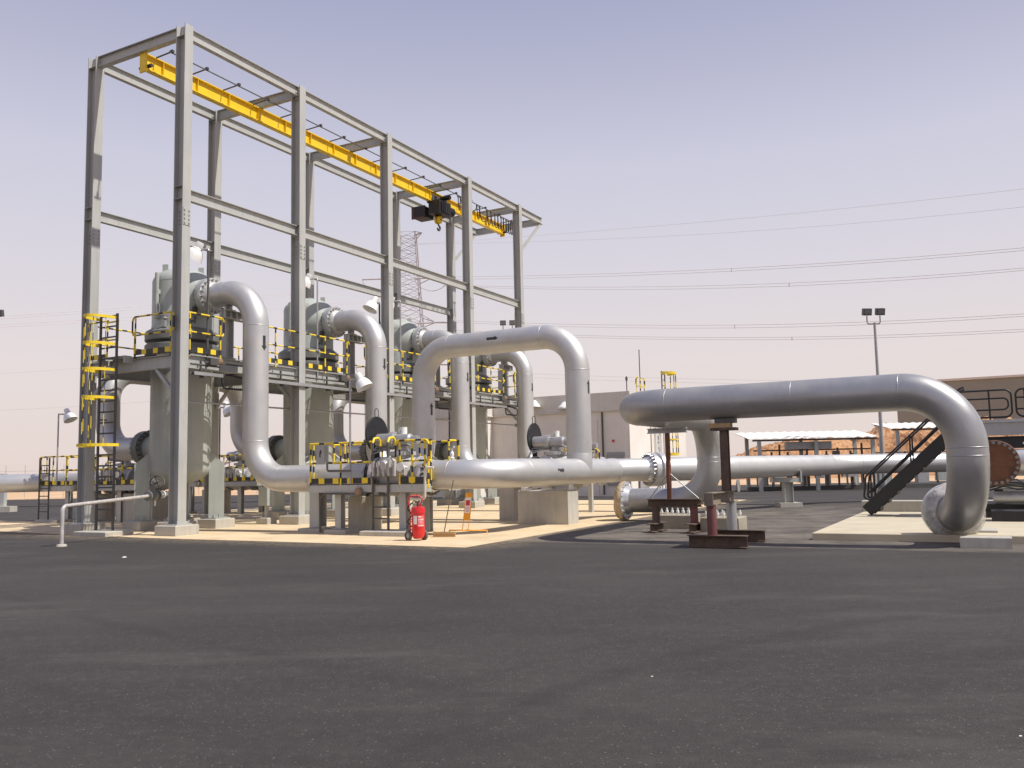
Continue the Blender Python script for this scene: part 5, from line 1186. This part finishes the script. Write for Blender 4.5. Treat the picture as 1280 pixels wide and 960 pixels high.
for za, zb in zip(lv[:-1], lv[1:]):
    A, B = cn(za), cn(zb)
    for k in range(4):
        mb.tube([A[k], B[(k+1)%4]], .042, 4); mb.tube([A[(k+1)%4], B[k]], .042, 4); mb.tube([B[k], B[(k+1)%4]], .035, 4)
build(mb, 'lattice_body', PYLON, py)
for z, w in ((42.4,2.4),(34.5,4.6),(26.8,4.6),(19.6,5.0)):
    for sg in (-1, 1):
        mb = MB(); tip = V(px+sg*(pyl(z)+w*.55), pyy-2.5, z); A, B = cn(z), cn(z+1.6 if z < 42 else 43)
        for k in ((1,2) if sg > 0 else (0,3)): mb.tube([A[k], tip], .08, 5); mb.tube([B[k], tip], .08, 5)
        m_ = (A[1 if sg > 0 else 0]+tip)/2; mb.tube([m_, (B[1 if sg > 0 else 0]+tip)/2], .05, 4)
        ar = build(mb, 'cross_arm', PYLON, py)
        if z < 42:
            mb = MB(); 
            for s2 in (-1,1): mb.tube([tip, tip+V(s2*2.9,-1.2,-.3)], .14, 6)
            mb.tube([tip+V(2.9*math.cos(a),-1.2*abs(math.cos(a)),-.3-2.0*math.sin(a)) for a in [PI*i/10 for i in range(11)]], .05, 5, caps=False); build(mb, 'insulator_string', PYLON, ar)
WIRES = [
  [(-11.67,150.0,35.16),(-1.54,139.81,32.8),(7.31,130.91,30.82),(15.1,123.08,29.14),(22.01,116.13,27.72),(28.19,109.92,26.51),(33.75,104.35,25.49),(38.78,99.31,24.62),(43.35,94.74,23.88),(47.52,90.57,23.26),(51.36,86.75,22.74),(54.89,83.24,22.31),(58.15,80.0,21.96)] ,
  [(-11.68,150.0,34.73),(-1.55,139.81,32.4),(7.3,130.91,30.43),(15.09,123.08,28.77),(22.0,116.13,27.37),(28.18,109.92,26.17),(33.73,104.35,25.16),(38.76,99.31,24.3),(43.33,94.74,23.58),(47.5,90.57,22.97),(51.33,86.75,22.46),(54.86,83.24,22.04),(58.13,80.0,21.69)] ,
  [(-11.69,150.0,33.74),(-1.57,139.81,31.14),(7.26,130.91,28.97),(15.03,123.08,27.16),(21.93,116.13,25.64),(28.09,109.92,24.38),(33.64,104.35,23.32),(38.65,99.31,22.44),(43.21,94.74,21.72),(47.37,90.57,21.14),(51.2,86.75,20.67),(54.72,83.24,20.3),(57.98,80.0,20.03)] ,
  [(-11.7,150.0,33.53),(-1.58,139.81,30.86),(7.25,130.91,28.65),(15.02,123.08,26.81),(21.92,116.13,25.28),(28.08,109.92,24.01),(33.62,104.35,22.96),(38.63,99.31,22.1),(43.19,94.74,21.41),(47.35,90.57,20.86),(51.18,86.75,20.43),(54.7,83.24,20.11),(57.97,80.0,19.89)] ,
  [(-10.81,150.0,27.54),(-0.86,139.81,25.22),(7.81,130.91,23.3),(15.45,123.08,21.7),(22.22,116.13,20.36),(28.28,109.92,19.24),(33.72,104.35,18.32),(38.63,99.31,17.56),(43.1,94.74,16.94),(47.19,90.57,16.44),(50.93,86.75,16.04),(54.38,83.24,15.74),(57.57,80.0,15.52)] ,
  [(-10.81,150.0,27.23),(-0.87,139.81,24.88),(7.8,130.91,22.93),(15.44,123.08,21.32),(22.21,116.13,19.98),(28.26,109.92,18.88),(33.7,104.35,17.97),(38.61,99.31,17.23),(43.08,94.74,16.63),(47.17,90.57,16.16),(50.91,86.75,15.8),(54.37,83.24,15.54),(57.56,80.0,15.36)] ,
  [(-10.83,150.0,25.88),(-0.9,139.81,23.58),(7.77,130.91,21.67),(15.4,123.08,20.08),(22.16,116.13,18.75),(28.2,109.92,17.65),(33.63,104.35,16.74),(38.54,99.31,15.99),(43.0,94.74,15.38),(47.08,90.57,14.89),(50.81,86.75,14.5),(54.26,83.24,14.21),(57.44,80.0,14.0)] ,
  [(-10.84,150.0,25.6),(-0.9,139.81,23.29),(7.76,130.91,21.38),(15.39,123.08,19.78),(22.15,116.13,18.46),(28.19,109.92,17.36),(33.62,104.35,16.45),(38.53,99.31,15.71),(42.99,94.74,15.11),(47.06,90.57,14.63),(50.79,86.75,14.25),(54.24,83.24,13.97),(57.42,80.0,13.78)] ,
  [(-15.91,150.0,41.1),(-5.11,139.81,38.87),(4.33,130.91,36.98),(12.64,123.08,35.36),(20.02,116.13,33.97),(26.62,109.92,32.76),(32.57,104.35,31.72),(37.94,99.31,30.82),(42.83,94.74,30.03),(47.3,90.57,29.35),(51.4,86.75,28.76),(55.18,83.24,28.25),(58.68,80.0,27.81)] ,
  [(-15.91,150.0,41.07),(-5.12,139.81,38.34),(4.3,130.91,36.06),(12.6,123.08,34.13),(19.97,116.13,32.5),(26.55,109.92,31.12),(32.48,104.35,29.96),(37.84,99.31,28.98),(42.71,94.74,28.15),(47.17,90.57,27.47),(51.26,86.75,26.9),(55.03,83.24,26.44),(58.52,80.0,26.07)] ,
  [(-11.97,330.0,38.88),(8.56,327.27,37.22),(28.75,324.59,35.71),(48.6,321.95,34.35),(68.12,319.35,33.14),(87.32,316.8,32.06),(106.21,314.29,31.13),(124.81,311.81,30.32),(143.11,309.38,29.65),(161.14,306.98,29.1),(178.89,304.62,28.68),(196.38,302.29,28.38),(213.61,300.0,28.2)] ,
  [(-12.0,330.0,37.34),(8.53,327.27,35.72),(28.7,324.59,34.25),(48.55,321.95,32.93),(68.06,319.35,31.75),(87.25,316.8,30.72),(106.14,314.29,29.82),(124.73,311.81,29.07),(143.03,309.38,28.44),(161.06,306.98,27.94),(178.81,304.62,27.57),(196.29,302.29,27.33),(213.52,300.0,27.2)] ,
  [(-59.38,85.0,17.32),(-57.39,88.18,18.05),(-55.25,91.62,18.85),(-52.93,95.33,19.73),(-50.41,99.35,20.72),(-47.67,103.73,21.82),(-44.68,108.51,23.05),(-41.39,113.75,24.42),(-37.77,119.53,25.97),(-33.76,125.93,27.71),(-29.29,133.04,29.67),(-24.27,141.01,31.91),(-18.62,150.0,34.48)] ,
  [(-59.37,85.0,17.09),(-57.38,88.18,17.8),(-55.24,91.62,18.58),(-52.92,95.33,19.46),(-50.4,99.35,20.44),(-47.66,103.73,21.53),(-44.67,108.51,22.75),(-41.39,113.75,24.12),(-37.77,119.53,25.66),(-33.76,125.93,27.4),(-29.29,133.04,29.37),(-24.28,141.01,31.62),(-18.62,150.0,34.19)] ,
  [(-59.35,85.0,16.61),(-57.36,88.18,17.26),(-55.21,91.62,17.99),(-52.9,95.33,18.78),(-50.38,99.35,19.66),(-47.64,103.73,20.64),(-44.65,108.51,21.72),(-41.37,113.75,22.93),(-37.75,119.53,24.28),(-33.75,125.93,25.8),(-29.29,133.04,27.51),(-24.28,141.01,29.45),(-18.64,150.0,31.67)] ,
  [(-59.33,85.0,16.37),(-57.35,88.18,17.02),(-55.2,91.62,17.72),(-52.89,95.33,18.51),(-50.37,99.35,19.38),(-47.64,103.73,20.35),(-44.65,108.51,21.42),(-41.37,113.75,22.63),(-37.75,119.53,23.98),(-33.75,125.93,25.49),(-29.29,133.04,27.21),(-24.29,141.01,29.16),(-18.65,150.0,31.39)] ,
  [(-59.13,85.0,11.85),(-57.15,88.18,12.29),(-55.02,91.62,12.81),(-52.72,95.33,13.42),(-50.23,99.35,14.13),(-47.51,103.73,14.94),(-44.55,108.51,15.89),(-41.29,113.75,16.98),(-37.7,119.53,18.24),(-33.72,125.93,19.69),(-29.28,133.04,21.37),(-24.31,141.01,23.32),(-18.7,150.0,25.59)] ,
  [(-208.11,300.0,25.13),(-195.38,302.29,25.42),(-182.47,304.62,25.84),(-169.35,306.98,26.38),(-156.04,309.37,27.06),(-142.51,311.81,27.87),(-128.76,314.29,28.82),(-114.79,316.8,29.92),(-100.58,319.35,31.16),(-86.13,321.95,32.54),(-71.44,324.59,34.09),(-56.49,327.27,35.79),(-41.28,330.0,37.65)] ,
]
WLAB = ['upper wire of the highest bundled pair of power lines at the right', 'lower wire of the highest bundled pair of power lines at the right', 'upper wire of the second bundled pair of power lines at the right', 'lower wire of the second bundled pair of power lines at the right', 'upper wire of the third bundled pair, level with the floodlights', 'lower wire of the third bundled pair, level with the floodlights', 'upper wire of the fourth bundled pair, just below the floodlights', 'lower wire of the fourth bundled pair, just below the floodlights', 'faint single wire highest in the right sky', 'faint single wire second highest in the right sky', 'thin distant wire just above the beige building roof', 'thinner lower distant wire just above the beige building roof', 'upper wire of the higher pair in the left sky', 'lower wire of the higher pair in the left sky', 'upper wire of the second pair in the left sky', 'lower wire of the second pair in the left sky', 'lone wire left of the gantry at walkway height', 'lowest lone wire left of the gantry near the lamp']
for pts, lb in zip(WIRES, WLAB):
    far = pts[0][1] > 250; r_ = .06 if far else .028
    if 'faint' in lb: r_ = .016
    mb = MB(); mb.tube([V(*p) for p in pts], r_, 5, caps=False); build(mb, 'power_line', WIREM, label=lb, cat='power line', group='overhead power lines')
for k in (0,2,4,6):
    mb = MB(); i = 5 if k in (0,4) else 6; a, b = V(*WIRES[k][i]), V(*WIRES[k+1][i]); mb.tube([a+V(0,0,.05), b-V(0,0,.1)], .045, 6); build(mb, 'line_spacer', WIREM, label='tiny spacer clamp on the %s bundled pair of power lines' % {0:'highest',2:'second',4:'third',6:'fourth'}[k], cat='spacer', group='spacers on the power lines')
fn = thing('wire_fence', 'distant post and wire fence along the desert behind the left pipe', 'fence', V(-50,80,0))
for k in range(30):
    x = -60+k*1.75; mb = MB(); mb.tube([V(x,80,0), V(x,80,3.0)], .03, 6); build(mb, 'post', STEEL, fn)
mb = MB()
for z in (.6,1.5,2.45): mb.tube([V(-62,80,z), V(-8,80,z)], .016, 5)
build(mb, 'wire', STEEL, fn)
# few white crumbs of litter on the asphalt
for k, (x, y, lb) in enumerate(((-8.17,18.6,'small white scrap on the asphalt at the left, before the front column'),(1.06,7.15,'tiny white scrap on the asphalt in the middle foreground'),(3.0,5.45,'tiny white scrap on the asphalt in the right foreground'))):
    mb = MB(); s_ = .05 if k == 0 else .009; mb.add([V(x-s_,y,-.002),V(x+s_,y-s_*.2,.0),V(x+s_*.8,y+s_,.002),V(x-s_*.7,y+s_*.8,.003),V(x,y+s_*.4,s_*.5)], [(0,1,4),(1,2,4),(2,3,4),(3,0,4)]); build(mb, 'litter_scrap', WHITE, label=lb, cat='litter')

# ================================================================== CAMERA, SUN, SKY
cam = bpy.data.cameras.new('camera'); co = bpy.data.objects.new('camera', cam); COL.objects.link(co)
p_, r_ = .0971487, .0211366
right = V(1,0,0); upv = V(0,-math.sin(p_),math.cos(p_)); fwd = V(0,math.cos(p_),math.sin(p_))
R2 = right*math.cos(r_) - upv*math.sin(r_); U2 = right*math.sin(r_) + upv*math.cos(r_)
M = Matrix.Identity(4)
for i in range(3): M[i][0] = R2[i]; M[i][1] = U2[i]; M[i][2] = -fwd[i]
M[2][3] = 1.65
co.matrix_world = M
cam.sensor_width = 36; cam.lens = 1099.629/1280*36; cam.clip_end = 20000; cam.clip_start = .1
scene.camera = co
SUN = V(1.9,-.70,3.0).normalized()
sl = bpy.data.lights.new('sun', 'SUN'); sl.energy = 5.0; sl.angle = math.radians(.6); sl.color = (1,.95,.87)
so = bpy.data.objects.new('sun', sl); COL.objects.link(so); so.rotation_mode = 'QUATERNION'; so.rotation_quaternion = V(0,0,1).rotation_difference(SUN); so.location = SUN*60
w = bpy.data.worlds.new('World'); scene.world = w; w.use_nodes = True; nt = w.node_tree; N = nt.nodes; L = nt.links
bg = N['Background']; out = N['World Output']
sky = N.new('ShaderNodeTexSky'); sky.sky_type = 'NISHITA'; sky.sun_disc = False
sky.sun_elevation = math.asin(SUN.z); sky.sun_rotation = math.atan2(SUN.x, SUN.y); sky.dust_density = 4; sky.air_density = 1.2
L.new(sky.outputs[0], bg.inputs[0]); bg.inputs[1].default_value = .07
# desert haze: a dusty veil that thickens towards the horizon
tc = N.new('ShaderNodeTexCoord'); sx_ = N.new('ShaderNodeSeparateXYZ'); L.new(tc.outputs['Generated'], sx_.inputs[0])
cr = N.new('ShaderNodeValToRGB'); L.new(sx_.outputs[2], cr.inputs[0]); e = cr.color_ramp.elements
def lin(c): return tuple(((x/255+.055)/1.055)**2.4 if x > 10 else x/255/12.92 for x in c)+(1,)
e[0].position = 0; e[0].color = lin((238,220,214)); e[1].position = 1; e[1].color = lin((122,130,178))
for ps, c in ((.04,(237,223,218)),(.115,(235,225,224)),(.22,(224,219,228)),(.33,(209,209,226)),(.42,(188,189,213)),(.50,(170,173,203))): q = e.new(ps); q.color = lin(c)
b2 = N.new('ShaderNodeBackground'); L.new(cr.outputs[0], b2.inputs[0]); b2.inputs[1].default_value = 1.0
ms = N.new('ShaderNodeMixShader'); ms.inputs[0].default_value = .93; L.new(bg.outputs[0], ms.inputs[1]); L.new(b2.outputs[0], ms.inputs[2]); L.new(ms.outputs[0], out.inputs[0])
scene.view_settings.view_transform = 'Standard'; scene.view_settings.look = 'None'; scene.view_settings.exposure = 0
scene.render.engine = 'CYCLES'; scene.cycles.max_bounces = 6
